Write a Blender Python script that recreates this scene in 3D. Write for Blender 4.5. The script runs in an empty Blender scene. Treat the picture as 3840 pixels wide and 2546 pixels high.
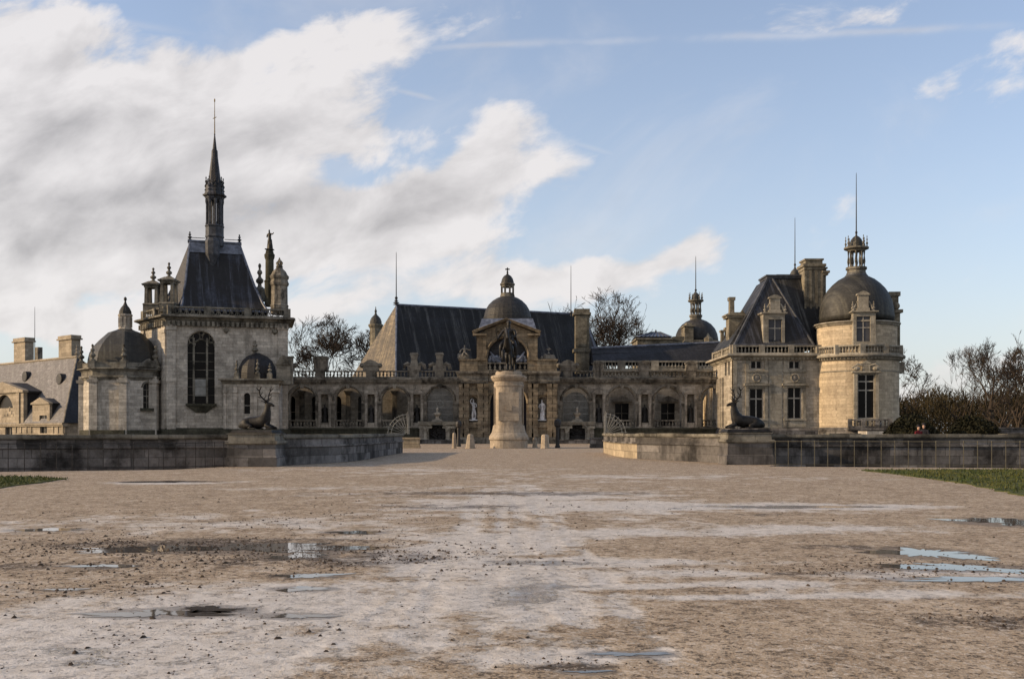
import bpy, bmesh, math, random
from mathutils import Vector, Matrix, noise as mnoise
R = math.radians
PI = math.pi
SC = bpy.context.scene
COL = SC.collection
rnd = random.Random(7)
# ------------------------------------------------------------------ camera, light, sky
F, H, HY = 3733.0, 1.6, 1620.0        # focal length in photo pixels, eye height, horizon row
cam = bpy.data.cameras.new('camera'); camo = bpy.data.objects.new('camera', cam); COL.objects.link(camo)
camo.location = (0, 0, H); camo.rotation_euler = (R(90), 0, 0)
cam.sensor_width = 36; cam.lens = 35; cam.shift_y = 347 / 3840
cam.clip_start = 0.1; cam.clip_end = 8000
SC.camera = camo
SUN_EL, SUN_TH = R(19), R(6.5)
sdir = Vector((-math.cos(SUN_TH) * math.cos(SUN_EL), -math.sin(SUN_TH) * math.cos(SUN_EL), math.sin(SUN_EL)))
sl = bpy.data.lights.new('sun', 'SUN'); sl.energy = 3.0; sl.angle = R(0.6); sl.color = (1.0, 0.745, 0.45)
so = bpy.data.objects.new('sun', sl); COL.objects.link(so)
so.rotation_euler = (-sdir).to_track_quat('-Z', 'Y').to_euler(); so.location = sdir * 200
SC.view_settings.view_transform = 'Standard'; SC.view_settings.look = 'None'
SC.view_settings.exposure = 0.63; SC.view_settings.gamma = 1.0

class NT:
    """small node-tree writer"""
    def __init__(s, nt): s.nt = nt
    def n(s, t, **kw):
        o = s.nt.nodes.new(t)
        for k, v in kw.items(): setattr(o, k, v)
        return o
    def put(s, sock, v):
        if v is None: return
        if hasattr(v, 'is_output') or hasattr(v, 'links'): s.nt.links.new(v, sock)
        else:
            if isinstance(v, (tuple, list)) and len(v) == 3 and sock.type == 'RGBA': v = (*v, 1)
            sock.default_value = v
    def m(s, op, a, b=None, c=None, clamp=False):
        o = s.n('ShaderNodeMath', operation=op, use_clamp=clamp)
        for i, v in enumerate((a, b, c)): s.put(o.inputs[i], v)
        return o.outputs[0]
    def vm(s, op, a, b=None):
        o = s.n('ShaderNodeVectorMath', operation=op)
        s.put(o.inputs[0], a); s.put(o.inputs[1], b)
        return o.outputs[0]
    def noise(s, vec, scale, detail=4, rough=.55, dist=0):
        o = s.n('ShaderNodeTexNoise'); s.put(o.inputs['Vector'], vec)
        o.inputs['Scale'].default_value = scale; o.inputs['Detail'].default_value = detail
        o.inputs['Roughness'].default_value = rough; o.inputs['Distortion'].default_value = dist
        return o.outputs[0]
    def sstep(s, v, lo, hi):
        o = s.n('ShaderNodeMapRange', interpolation_type='SMOOTHSTEP')
        s.put(o.inputs[0], v); o.inputs[1].default_value = lo; o.inputs[2].default_value = hi
        return o.outputs[0]
    def mix(s, f, a, b, mode='MIX'):
        o = s.n('ShaderNodeMix', data_type='RGBA', blend_type=mode)
        s.put(o.inputs[0], f); s.put(o.inputs[6], a); s.put(o.inputs[7], b)
        return o.outputs[2]
    def xyz(s, v):
        o = s.n('ShaderNodeSeparateXYZ'); s.put(o.inputs[0], v); return o.outputs
    def comb(s, x, y, z):
        o = s.n('ShaderNodeCombineXYZ')
        for i, v in enumerate((x, y, z)): s.put(o.inputs[i], v)
        return o.outputs[0]

def make_world():
    w = bpy.data.worlds.new('World'); SC.world = w; w.use_nodes = True
    nt = w.node_tree; nt.nodes.clear(); T = NT(nt)
    out = T.n('ShaderNodeOutputWorld'); bg = T.n('ShaderNodeBackground')
    bg.inputs['Strength'].default_value = 0.13
    sky = T.n('ShaderNodeTexSky', sky_type='NISHITA'); sky.sun_disc = False
    sky.sun_elevation = SUN_EL; sky.sun_rotation = R(263.5); sky.altitude = 50
    sky.air_density = 1.0; sky.dust_density = 0.6; sky.ozone_density = 1.6
    d = T.xyz(T.n('ShaderNodeTexCoord').outputs['Generated'])
    yy = T.m('MAXIMUM', T.m('ABSOLUTE', d[1]), 0.15)
    u = T.m('DIVIDE', d[0], yy); v = T.m('DIVIDE', d[2], yy)
    uv = T.comb(u, v, 0.0)
    wn = T.n('ShaderNodeTexNoise'); T.put(wn.inputs['Vector'], uv); wn.inputs['Scale'].default_value = 7; wn.inputs['Detail'].default_value = 4
    wv = T.vm('MULTIPLY', T.vm('SUBTRACT', wn.outputs[1], (.5, .5, .5)), (.16, .09, 0))
    pw = T.vm('ADD', uv, wv)
    pu, pv, _ = T.xyz(pw)
    def blobs(lst):
        tot = None
        for xd, yd, rx, ry, rot, wt in lst:
            cu, cv = (xd - 1182) / 2299, (998 - yd) / 2299
            a = R(rot); ca, sa = math.cos(a), math.sin(a)
            du = T.m('SUBTRACT', pu, cu); dv = T.m('SUBTRACT', pv, cv)
            p = T.m('DIVIDE', T.m('ADD', T.m('MULTIPLY', du, ca), T.m('MULTIPLY', dv, sa)), rx / 2299)
            q = T.m('DIVIDE', T.m('SUBTRACT', T.m('MULTIPLY', dv, ca), T.m('MULTIPLY', du, sa)), ry / 2299)
            g = T.m('EXPONENT', T.m('MULTIPLY', T.m('ADD', T.m('MULTIPLY', p, p), T.m('MULTIPLY', q, q)), -1.0))
            g = T.m('MULTIPLY', g, wt)
            tot = g if tot is None else T.m('ADD', tot, g)
        return tot
    bias = blobs([(330, 210, 430, 130, 4, 1.1), (0, 140, 220, 190, 0, 1.0), (60, 520, 480, 90, 0, .8), (150, 640, 440, 80, 0, .75), (100, 720, 380, 60, 0, .55), (950, 610, 330, 55, 6, .5), (330, 360, 330, 90, 0, .5), (760, 80, 300, 90, 14, .8), (300, 430, 560, 120, 3, .95), (820, 290, 230, 75, 8, .75),
                  (1060, 440, 330, 62, 17, .85), (800, 530, 380, 65, 10, .75), (140, 600, 400, 70, 0, .7), (1160, 285, 110, 48, 15, .62), (560, 620, 260, 40, 8, .45), (1000, 570, 260, 40, 14, .5),
                  (1080, 380, 240, 60, 22, .5), (1240, 655, 300, 50, 8, .6), (1590, 580, 150, 58, 30, .6), (930, 690, 280, 50, 5, .6), (1450, 640, 220, 44, 10, .55), (2190, 860, 170, 48, 10, .7), (2340, 820, 90, 30, 0, .4),
                  (2330, 120, 120, 120, 30, .42), (2180, 230, 105, 40, 38, .5), (1900, 60, 330, 32, -4, .36), (1180, 150, 70, 30, 20, .3), (90, 745, 300, 44, 0, .6), (1450, 690, 200, 30, 0, .3),
                  (400, 8, 190, 34, -6, -1.2), (1010, 250, 110, 50, 10, -.5), (880, 395, 130, 34, 20, -.4), (650, 160, 120, 30, 20, -.3), (1030, 350, 90, 26, 20, -.35), (230, 690, 110, 22, 0, -.4), (740, 640, 80, 60, 0, -.3), (2300, 400, 500, 300, 0, -.12), (1500, 260, 300, 200, 0, -.2)])
    ca, sa = math.cos(R(20)), math.sin(R(20))
    ru = T.m('ADD', T.m('MULTIPLY', u, ca), T.m('MULTIPLY', v, sa)); rv = T.m('SUBTRACT', T.m('MULTIPLY', v, ca), T.m('MULTIPLY', u, sa))
    nv = T.comb(T.m('MULTIPLY', ru, .72), T.m('MULTIPLY', rv, 1.25), 0.3)
    nv2 = T.comb(T.m('MULTIPLY', T.m('SUBTRACT', ru, .012), .72), T.m('MULTIPLY', T.m('ADD', rv, .022), 1.25), 0.3)
    n1 = T.noise(nv, 13, 10, .6, .25); n2 = T.noise(nv2, 13, 5, .5, .25)
    # thin contrails
    def trail(x0, y0, x1, y1, wdt, wt):
        u0, v0, u1, v1 = (x0 - 1182) / 2299, (998 - y0) / 2299, (x1 - 1182) / 2299, (998 - y1) / 2299
        L = math.hypot(u1 - u0, v1 - v0); tx, ty = (u1 - u0) / L, (v1 - v0) / L
        a = T.m('ADD', T.m('MULTIPLY', T.m('SUBTRACT', u, u0), tx), T.m('MULTIPLY', T.m('SUBTRACT', v, v0), ty))
        b = T.m('SUBTRACT', T.m('MULTIPLY', T.m('SUBTRACT', v, v0), tx), T.m('MULTIPLY', T.m('SUBTRACT', u, u0), ty))
        b = T.m('ADD', b, T.m('MULTIPLY', T.m('SUBTRACT', n1, .5), .012))
        g = T.m('EXPONENT', T.m('MULTIPLY', T.m('MULTIPLY', b, b), -1 / (wdt / 2299) ** 2))
        e = T.m('MULTIPLY', T.sstep(a, -.02, .05), T.m('SUBTRACT', 1.0, T.sstep(a, L - .1, L + .05)))
        return T.m('MULTIPLY', T.m('MULTIPLY', g, e), T.m('MULTIPLY', T.sstep(n2, .3, .62), wt))
    dens = T.sstep(T.m('ADD', bias, T.m('MULTIPLY', T.m('SUBTRACT', n1, .5), 2.5)), .25, .85)
    tr = T.m('ADD', T.m('ADD', trail(960, 112, 2500, 58, 9, .38), trail(900, 205, 1430, 362, 6, .6)), trail(60, 10, 420, 75, 9, .3))
    wisp = T.m('MULTIPLY', T.sstep(T.noise(nv, 5, 6, .6, .5), .45, .75), .3)
    dens = T.m('MAXIMUM', dens, T.m('MAXIMUM', tr, wisp))
    dens = T.m('MULTIPLY', dens, .9)
    grey = blobs([(230, 470, 480, 75, 3, .6), (70, 270, 260, 80, 10, .42), (760, 470, 320, 60, 8, .35), (480, 300, 300, 60, 0, .3), (160, 540, 260, 35, 0, .35), (560, 560, 260, 35, 4, .3), (1000, 480, 200, 30, 15, .3)])
    lit = T.m('ADD', T.m('MULTIPLY', T.m('SUBTRACT', n1, n2), 1.7), T.m('SUBTRACT', .9, grey), clamp=True)
    cc = T.mix(lit, (2.2, 2.08, 2.06), (4.35, 4.15, 4.08))
    skyc = T.mix(1.0, sky.outputs[0], T.n('ShaderNodeRGB').outputs[0], 'MULTIPLY')
    tint = [n for n in nt.nodes if n.type == 'RGB'][0]; tint.outputs[0].default_value = (1.08, 1.0, 1.02, 1)
    # humid pale air towards the horizon
    hz = T.m('EXPONENT', T.m('MULTIPLY', T.m('MAXIMUM', v, 0.0), -5.0))
    skyc = T.mix(T.m('ADD', T.m('MULTIPLY', hz, .8), .12), skyc, (3.05, 3.2, 3.38))
    colr = T.mix(dens, skyc, cc)
    # unseen bright cloud added behind the viewer to fill the shaded fronts
    rear_fill = T.m('MULTIPLY', T.m('MULTIPLY', T.sstep(T.m('MULTIPLY', d[1], -1.), .1, .5), T.sstep(n1, .3, .6)), .85)
    colr = T.mix(rear_fill, colr, (3.0, 2.9, 2.85))
    T.put(bg.inputs['Color'], colr)
    nt.links.new(bg.outputs[0], out.inputs[0])
    w.cycles.sampling_method = 'MANUAL'; w.cycles.sample_map_resolution = 512
make_world()

# ------------------------------------------------------------------ materials
MATS = {}
def newmat(name, rough=.85, spec=.3):
    m = bpy.data.materials.new(name); m.use_nodes = True; nt = m.node_tree; T = NT(nt)
    b = nt.nodes['Principled BSDF']; b.inputs['Roughness'].default_value = rough
    b.inputs['Specular IOR Level'].default_value = spec
    MATS[name] = m
    return m, T, b
def pos(T): return T.n('ShaderNodeNewGeometry').outputs['Position']
def bump(T, b, h, strength, dist):
    o = T.n('ShaderNodeBump'); o.inputs['Strength'].default_value = strength; o.inputs['Distance'].default_value = dist
    T.put(o.inputs['Height'], h); T.put(b.inputs['Normal'], o.outputs[0])
def stone(name, c, dark, amt=.5, bw=.9, bh=.36, joint=.55, streak=.5, seed=0., blocks=.25):
    """weathered ashlar: block courses, per-block tint, lichen blotches and rain streaks"""
    m, T, b = newmat(name, .9, .2)
    P = pos(T); x, y, z = T.xyz(P)
    wob = T.m('MULTIPLY', T.m('SUBTRACT', T.noise(P, 1.1, 4, .7), .5), .16)
    br = T.n('ShaderNodeTexBrick'); T.put(br.inputs['Vector'], T.comb(T.m('ADD', T.m('ADD', T.m('ADD', x, T.m('MULTIPLY', y, .61)), seed), wob), T.m('ADD', z, T.m('MULTIPLY', wob, .5)), 0.0))
    br.inputs['Scale'].default_value = 1; br.inputs['Brick Width'].default_value = bw; br.inputs['Row Height'].default_value = bh
    br.inputs['Mortar Size'].default_value = .018; br.inputs['Mortar Smooth'].default_value = .4
    br.inputs['Color1'].default_value = (*[k * (1 - blocks) for k in c], 1); br.inputs['Color2'].default_value = (*[min(1, k * (1 + blocks * .6)) for k in c], 1)
    br.inputs['Mortar'].default_value = (*[k * (1 - joint) for k in c], 1)
    st = T.noise(T.vm('MULTIPLY', T.vm('ADD', P, (seed, 0, 0)), (1, 1, .16)), .9, 6, .65)
    bl = T.noise(T.vm('ADD', P, (seed, seed, 0)), .45, 7, .68)
    fine = T.noise(P, 3.2, 6, .75)
    s1 = T.m('MULTIPLY', T.sstep(st, .46, .68), streak)
    s2 = T.m('MULTIPLY', T.sstep(bl, .42, .68), amt)
    k = T.m('MAXIMUM', s1, s2)
    col = T.mix(k, br.outputs[0], dark)
    col = T.mix(T.m('MULTIPLY', T.sstep(fine, .38, .68), .5), col, T.mix(1.0, col, (.45, .43, .40), 'MULTIPLY'))
    T.put(b.inputs['Base Color'], col)
    bump(T, b, T.m('ADD', T.m('MULTIPLY', br.outputs[1], -.6), T.m('MULTIPLY', fine, .7)), .6, .04)
    return m
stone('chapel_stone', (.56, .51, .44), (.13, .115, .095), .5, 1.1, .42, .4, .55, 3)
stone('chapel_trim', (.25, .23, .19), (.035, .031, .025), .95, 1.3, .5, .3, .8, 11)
stone('arcade_stone', (.42, .375, .315), (.055, .047, .038), .65, 1.1, .45, .4, .7, 5)
stone('arcade_trim', (.28, .25, .205), (.025, .022, .019), .95, 1.5, .6, .3, .85, 9)
stone('gate_stone', (.30, .24, .165), (.05, .04, .03), .75, 1.1, .45, .45, .75, 21)
stone('pavilion_stone', (.46, .41, .335), (.13, .112, .09), .55, 1.0, .4, .4, .45, 31)
stone('pavilion_trim', (.40, .36, .29), (.09, .08, .065), .65, 1.4, .5, .3, .7, 37)
stone('tower_stone', (.56, .46, .33), (.24, .19, .14), .45, 1.0, .4, .35, .4, 41)
stone('terrace_stone', (.20, .185, .175), (.02, .018, .017), .95, 1.35, .42, .45, .75, 51, .6)
stone('clean_stone', (.44, .36, .25), (.16, .13, .09), .5, .95, .42, .6, .3, 55, .25)
stone('plinth_stone', (.42, .35, .27), (.14, .115, .09), .5, 3.4, 1.6, .25, .55, 61, .12)
stone('dark_plinth', (.10, .095, .07), (.02, .02, .014), .8, 1.2, .5, .5, .6, 63)  # deep shade at the foot of the walls put into the stone colour
stone('court_stone', (.70, .60, .45), (.4, .33, .24), .3, 1.0, .4, .3, .3, 43)  # paler than the castle stone: missing sunlight is put into the colour
stone('town_stone', (.42, .355, .27), (.14, .115, .085), .5, 1.2, .5, .35, .4, 71)
stone('chimney_stone', (.30, .265, .20), (.05, .043, .032), .8, .5, .2, .4, .7, 81)
stone('statue_grey', (.24, .22, .19), (.05, .045, .04), .7, 5, 5, 0, .6, 91, 0)
def slate(name, c, moss, amt, light=(.3, .3, .32), la=.3, row=.22, run=(.92, .4)):
    m, T, b = newmat(name, .6, .4)
    P = pos(T); x, y, z = T.xyz(P); mot = T.noise(P, 2.2, 6, .75)
    br = T.n('ShaderNodeTexBrick'); T.put(br.inputs['Vector'], T.comb(T.m('ADD', x, T.m('MULTIPLY', y, .73)), z, 0.0))
    br.inputs['Scale'].default_value = 1; br.inputs['Brick Width'].default_value = .34; br.inputs['Row Height'].default_value = row
    br.inputs['Mortar Size'].default_value = .012
    br.inputs['Color1'].default_value = (*[k * .7 for k in c], 1); br.inputs['Color2'].default_value = (*[k * 1.35 for k in c], 1)
    br.inputs['Mortar'].default_value = (*[k * .45 for k in c], 1)
    cc = T.m('ADD', T.m('MULTIPLY', x, run[0]), T.m('MULTIPLY', y, run[1]))   # along the eaves, so that stains run down the slope
    st = T.noise(T.comb(T.m('MULTIPLY', cc, 1.3), 0.0, T.m('MULTIPLY', z, .11)), .8, 8, .7)
    bl = T.noise(P, .28, 6, .6)
    col = T.mix(T.m('MULTIPLY', T.sstep(T.m('ADD', T.m('MULTIPLY', st, .55), T.m('MULTIPLY', bl, .45)), .40, .52), amt), br.outputs[0], moss)
    lt = T.noise(T.comb(T.m('ADD', T.m('MULTIPLY', cc, 2.4), 9.0), 4.0, T.m('MULTIPLY', z, .14)), .9, 8, .72)
    col = T.mix(T.m('MULTIPLY', T.sstep(lt, .5, .68), la), col, light)
    col = T.mix(T.m('MULTIPLY', T.sstep(mot, .42, .72), .7), col, T.mix(1., col, (.3, .29, .27), 'MULTIPLY'))
    T.put(b.inputs['Base Color'], col)
    bump(T, b, T.m('ADD', T.m('MULTIPLY', br.outputs[1], -1.), T.m('MULTIPLY', mot, 1.)), .7, .05)
slate('slate_blue', (.042, .046, .062), (.012, .010, .009), .9, (.14, .15, .185), .6)
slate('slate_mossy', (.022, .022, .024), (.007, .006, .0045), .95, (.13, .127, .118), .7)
slate('slate_sunlit', (.24, .19, .12), (.06, .048, .033), .7, (.40, .31, .18), .6, .22, (-.51, .857))  # the sun's gold on the lit hip is put into this slate
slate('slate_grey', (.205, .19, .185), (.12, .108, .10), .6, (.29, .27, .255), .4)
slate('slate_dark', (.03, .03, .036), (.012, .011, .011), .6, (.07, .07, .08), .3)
slate('dome_slate', (.066, .063, .055), (.02, .019, .016), .8, (.14, .13, .10), .4, .3)
slate('dome_dark', (.045, .042, .038), (.02, .018, .016), .7, (.09, .08, .07), .3, .3)
def plain(name, c, c2, rough=.7, spec=.3, scale=2., metal=0., bst=.3, lo=.35, hi=.7):
    m, T, b = newmat(name, rough, spec); P = pos(T)
    n = T.noise(P, scale, 6, .62)
    T.put(b.inputs['Base Color'], T.mix(T.sstep(n, lo, hi), c, c2)); b.inputs['Metallic'].default_value = metal
    bump(T, b, n, bst, .05)
plain('lead', (.075, .085, .11), (.20, .22, .28), .45, .5, 1.5, .0)
plain('lead_dark', (.04, .042, .048), (.095, .1, .115), .7, .25, 1.5)
plain('bronze', (.009, .008, .007), (.024, .021, .018), .55, .3, 3.)
plain('stag_bronze', (.008, .007, .006), (.026, .024, .023), .6, .25, 4.)
plain('iron', (.012, .011, .011), (.035, .03, .028), .6, .4, 9.)
plain('iron_pale', (.13, .115, .075), (.08, .07, .05), .6, .4, 9.)
plain('grey_iron', (.38, .37, .34), (.18, .18, .17), .6, .4, 9.)
plain('marble', (.74, .74, .76), (.36, .37, .40), .6, .4, 2.4)
plain('bark', (.055, .043, .033), (.025, .02, .016), .95, .1, 3.)
plain('bark_far', (.075, .058, .045), (.04, .032, .025), .95, .1, 1.)
plain('wood_brown', (.062, .048, .024), (.022, .018, .010), .95, .1, .8)
plain('hedge_dark', (.012, .013, .008), (.03, .028, .016), .95, .1, 1.2)
plain('clod', (.09, .068, .052), (.035, .026, .02), .95, .15, 12.)
plain('grass_blade', (.045, .065, .016), (.10, .095, .03), .8, .2, .7)
plain('lawn_soil', (.05, .062, .02), (.10, .10, .035), .95, .1, 1.4)
plain('terrain_mat', (.05, .045, .03), (.09, .08, .05), .95, .1, .05)
plain('red_cloth', (.16, .02, .025), (.10, .015, .02), .9, .1, 8.)
plain('dark_cloth', (.02, .02, .025), (.035, .03, .035), .9, .1, 8.)
plain('skin', (.5, .32, .24), (.42, .26, .19), .6, .3, 8.)
plain('mullion', (.40, .37, .32), (.25, .23, .2), .8, .2, 3.)
plain('gilding', (.35, .22, .06), (.2, .12, .03), .4, .5, 4.)
def glass(name, c, rough=.12):
    m, T, b = newmat(name, rough, .12); P = pos(T)
    n = T.noise(P, .9, 2, .5)
    T.put(b.inputs['Base Color'], T.mix(n, c, [k * .4 for k in c])); bump(T, b, n, .15, .1)
glass('glass_dark', (.012, .010, .009), .3); glass('glass_pale', (.10, .10, .11), .25)
plain('blind', (.33, .33, .31), (.2, .2, .19), .8, .2, 1.)
m, T, b = newmat('moat_water_mat', .06, .5); P = pos(T)
b.inputs['Base Color'].default_value = (.02, .022, .018, 1); bump(T, b, T.noise(P, 1.2, 3), .15, .05)
m, T, b = newmat('puddle_water', .02, .5); P = pos(T)
T.put(b.inputs['Base Color'], T.mix(T.noise(P, 3, 3), (.07, .06, .05), (.12, .105, .09))); bump(T, b, T.noise(P, 7, 2), .02, .01)

PUDDLES = [     # photo position, radii in metres
    (600, 2300, .50, .17, 'bright puddle reflecting the cloud beside the dark mud patch', 0), (790, 2285, .24, .13, 'dark puddle with muddy islands in the gravel', 0), (900, 2055, 1.55, .5, 'long brown puddle lying across the litter-strewn gravel', 0),
    (1120, 2085, .32, .26, 'small bright puddle at the end of the long brown one', 0), (1160, 2158, .34, .14, 'white puddle just nearer than the arrow-shaped one', 0), (1140, 2208, .26, .12, 'small pale puddle in line with the two white ones', 0),
    (1335, 1996, .42, .2, 'narrow bright puddle in front of the pedestal', 0), (390, 2122, .35, .12, 'faint puddle among scattered dark clods', 0), (250, 2210, .16, .07, 'tiny pale puddle at far left of the gravel', 0),
    (3480, 2075, .55, .5, 'upper arm of the bright forked puddle on the right', -.5), (3600, 2130, .85, .24, 'broad bright puddle dotted with clods on the right', -.5), (3700, 2172, .9, .13, 'thin lower puddle reaching the right edge', -.05),
    (3810, 1958, .9, .7, 'bright puddle at the far right edge below the lawn', -.5), (2210, 2518, .13, .03, 'little bright puddle close to the camera', 0), (2360, 2452, .22, .06, 'grey silty puddle close to the camera', 0),
    (620, 1806, 1.3, .45, 'far narrow puddle near the left fence', 0), (180, 1986, .5, .2, 'small white puddle on the pale silt at left', 0), (1130, 2310, .2, .1, 'greyish puddle left of the tyre marks', 0)]
def gravel():
    m, T, b = newmat('gravel', .9, .3)
    P = pos(T); x, y, z = T.xyz(P)
    n1 = T.noise(P, .32, 9, .72, .3); n2 = T.noise(T.vm('ADD', P, (31, 7, 0)), 1.1, 9, .76, .2); med = T.noise(P, 5., 5, .75); fine = T.noise(P, 19, 4, .8); grit = T.noise(P, 70, 2, .85)
    vo = T.n('ShaderNodeTexVoronoi'); T.put(vo.inputs['Vector'], P); vo.inputs['Scale'].default_value = 26
    v2 = T.n('ShaderNodeTexVoronoi'); T.put(v2.inputs['Vector'], P); v2.inputs['Scale'].default_value = 70
    st1 = T.xyz(vo.outputs['Color'])[0]; st2 = T.xyz(v2.outputs['Color'])[1]
    def blob(lst):
        tot = None
        for px_, py, rx, ry, wt in lst:           # photo position of the patch's middle, radii in metres
            D = F * H / (py - HY); X = (px_ - 1920) / F * D
            a = T.m('DIVIDE', T.m('SUBTRACT', x, X), rx); c = T.m('DIVIDE', T.m('SUBTRACT', y, D), ry)
            g = T.m('MULTIPLY', T.m('EXPONENT', T.m('MULTIPLY', T.m('ADD', T.m('MULTIPLY', a, a), T.m('MULTIPLY', c, c)), -1.)), wt)
            tot = g if tot is None else T.m('ADD', tot, g)
        return tot
    base = T.mix(T.sstep(n2, .35, .65), (.345, .262, .18), (.50, .393, .282))
    # pale wet mud, sky sheen put into its colour, wetter towards the middle
    pal = blob([(500, 2350, 3.4, 2.4, .36), (250, 2520, 1.8, 1.0, .42), (1150, 2250, 2.0, 1.4, .34), (500, 1970, 4.5, 2.2, .36), (1750, 2060, 1.6, 2.8, .46), (2000, 1870, 6, 7, .44), (2010, 2220, .5, 1.5, .6),
                (2350, 2110, 2.2, .45, .55), (2800, 2190, 1.1, .3, .6), (2600, 2150, 1.3, .4, .5), (2900, 1900, 4, 1.4, .45), (3150, 1980, 2.5, .8, .42), (1600, 2390, .22, .4, .5), (2080, 2460, .6, .25, .5), (3700, 2150, 2.0, .6, .5),
                (620, 1810, 2.5, 1.3, .55), (3300, 2230, 2., .3, .45), (1100, 1830, 3, 1, .3), (1500, 1760, 9, 6, .3), (2500, 1790, 9, 4, .3), (2450, 2000, 2.5, .8, .45), (3050, 1900, 2.2, .5, .5), (2330, 2200, .7, .2, .5), (2700, 2240, .9, .18, .5)])
    pr = T.m('ADD', pal, T.m('MULTIPLY', T.m('SUBTRACT', T.m('ADD', T.m('MULTIPLY', n1, .45), T.m('MULTIPLY', n2, .55)), .5), 2.5))
    pm = T.sstep(pr, .22, .5)
    wet = T.sstep(T.m('ADD', pr, T.m('MULTIPLY', T.m('SUBTRACT', med, .5), .5)), .66, .84)
    # faint wheel marks
    trk = None                                        # wheel ruts running from the foreground to the pedestal: x = a + b y + c y^2
    for ka, kb, kc in [(-0.616, -0.0212, 0.00055), (-0.256, 0.0055, -0.00013), (0.465, -0.0303, 0.00057), (-2.533, 0.1621, -0.00389), (1.292, -0.0294, 0.00028), (-2.22, 0.1581, -0.00396), (0.543, 0.0101, -0.00042)]:
        e = T.m('SUBTRACT', x, T.m('ADD', ka, T.m('MULTIPLY', y, T.m('ADD', kb, T.m('MULTIPLY', y, kc))))); e = T.m('ADD', e, T.m('MULTIPLY', T.m('SUBTRACT', n1, .5), .5))
        g = T.m('EXPONENT', T.m('MULTIPLY', T.m('MULTIPLY', e, e), -55.)); trk = g if trk is None else T.m('MAXIMUM', trk, g)
    trk = T.m('MULTIPLY', T.m('MULTIPLY', trk, T.sstep(n2, .36, .58)), T.m('MULTIPLY', T.sstep(y, 5.5, 8.), T.sstep(y, 34., 18.)))
    pr = T.m('ADD', pr, T.m('MULTIPLY', trk, .32)); pm = T.sstep(pr, .22, .5)
    damp = blob([(p[0], p[1], p[2] * 1.25 + .06, p[3] * 1.35 + .05, 1.) for p in PUDDLES])
    damp = T.sstep(T.m('ADD', damp, T.m('MULTIPLY', T.m('SUBTRACT', n2, .5), .9)), .25, .5)
    col = T.mix(T.m('MULTIPLY', pm, .8), base, T.mix(T.sstep(med, .35, .65), (.55, .50, .44), (.79, .74, .68)))
    # dark mud and leaf litter
    drk = blob([(520, 2040, 2.6, 1.0, .36), (1000, 2030, 2.2, .9, .3), (1000, 2110, 2.4, .9, .36), (1500, 2080, 1.2, .9, .3), (160, 2130, 1.2, .7, .3), (330, 2220, .7, .35, .3), (1980, 1850, 5.0, 1.2, .45), (1750, 1900, 2.4, .9, .4), (2900, 1930, 1.6, .5, .36),
                (3150, 2050, 1.9, .45, .45), (3150, 2150, 1.3, .3, .45), (3700, 2340, .9, .5, .42), (2160, 2500, .4, .13, .6), (800, 2290, .7, .3, .4), (1000, 1960, 3., 1., .22), (2700, 2010, 1.4, .5, .25), (700, 1880, 7, 4, .2), (1600, 1810, 9, 5, .12), (2600, 2350, 2., 1.2, .08)])
    dr = T.m('ADD', drk, T.m('MULTIPLY', T.m('SUBTRACT', T.noise(T.vm('ADD', P, (3, 57, 0)), 1.5, 9, .78), .5), 1.6)); dm = T.sstep(dr, .26, .5)
    col = T.mix(T.m('MULTIPLY', dm, .85), col, T.mix(T.sstep(fine, .35, .7), (.05, .037, .028), (.13, .10, .078)))
    # single stones, lighter and darker than the sand between them
    v3 = T.n('ShaderNodeTexVoronoi'); T.put(v3.inputs['Vector'], P); v3.inputs['Scale'].default_value = 9; st3 = T.xyz(v3.outputs['Color'])[2]
    sp = T.m('ADD', T.m('ADD', T.m('MULTIPLY', st1, .42), T.m('MULTIPLY', st3, .3)), T.m('ADD', T.m('MULTIPLY', st2, .34), T.m('MULTIPLY', T.m('SUBTRACT', fine, .5), .6)))
    dry = T.m('SUBTRACT', 1., T.m('MULTIPLY', pm, .35))
    col = T.mix(T.m('MULTIPLY', T.sstep(sp, .6, .9), T.m('MULTIPLY', dry, .7)), col, (.66, .585, .50))
    col = T.mix(T.m('MULTIPLY', T.sstep(sp, .48, .2), T.m('MULTIPLY', dry, .85)), col, (.06, .046, .035))
    col = T.mix(T.m('MULTIPLY', wet, .55), col, (.2, .185, .175))
    col = T.mix(T.m('MULTIPLY', damp, .6), col, (.13, .105, .082)); wet = T.m('MAXIMUM', wet, T.m('MULTIPLY', damp, .45))
    T.put(b.inputs['Base Color'], col)
    T.put(b.inputs['Roughness'], T.m('SUBTRACT', T.m('SUBTRACT', .92, T.m('MULTIPLY', pm, .3)), T.m('MULTIPLY', wet, .5)))
    T.put(b.inputs['Specular IOR Level'], T.m('ADD', .15, T.m('MULTIPLY', pm, .35)))
    hgt = T.m('ADD', T.m('ADD', T.m('MULTIPLY', sp, .9), T.m('MULTIPLY', grit, .3)), T.m('MULTIPLY', med, 1.2))
    hgt = T.m('MULTIPLY', hgt, T.m('SUBTRACT', 1., T.m('MAXIMUM', T.m('MULTIPLY', pm, .45), T.m('MULTIPLY', wet, .97))))
    hgt = T.m('SUBTRACT', hgt, T.m('MULTIPLY', trk, .5))
    bump(T, b, hgt, .9, .03)
gravel()
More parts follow.
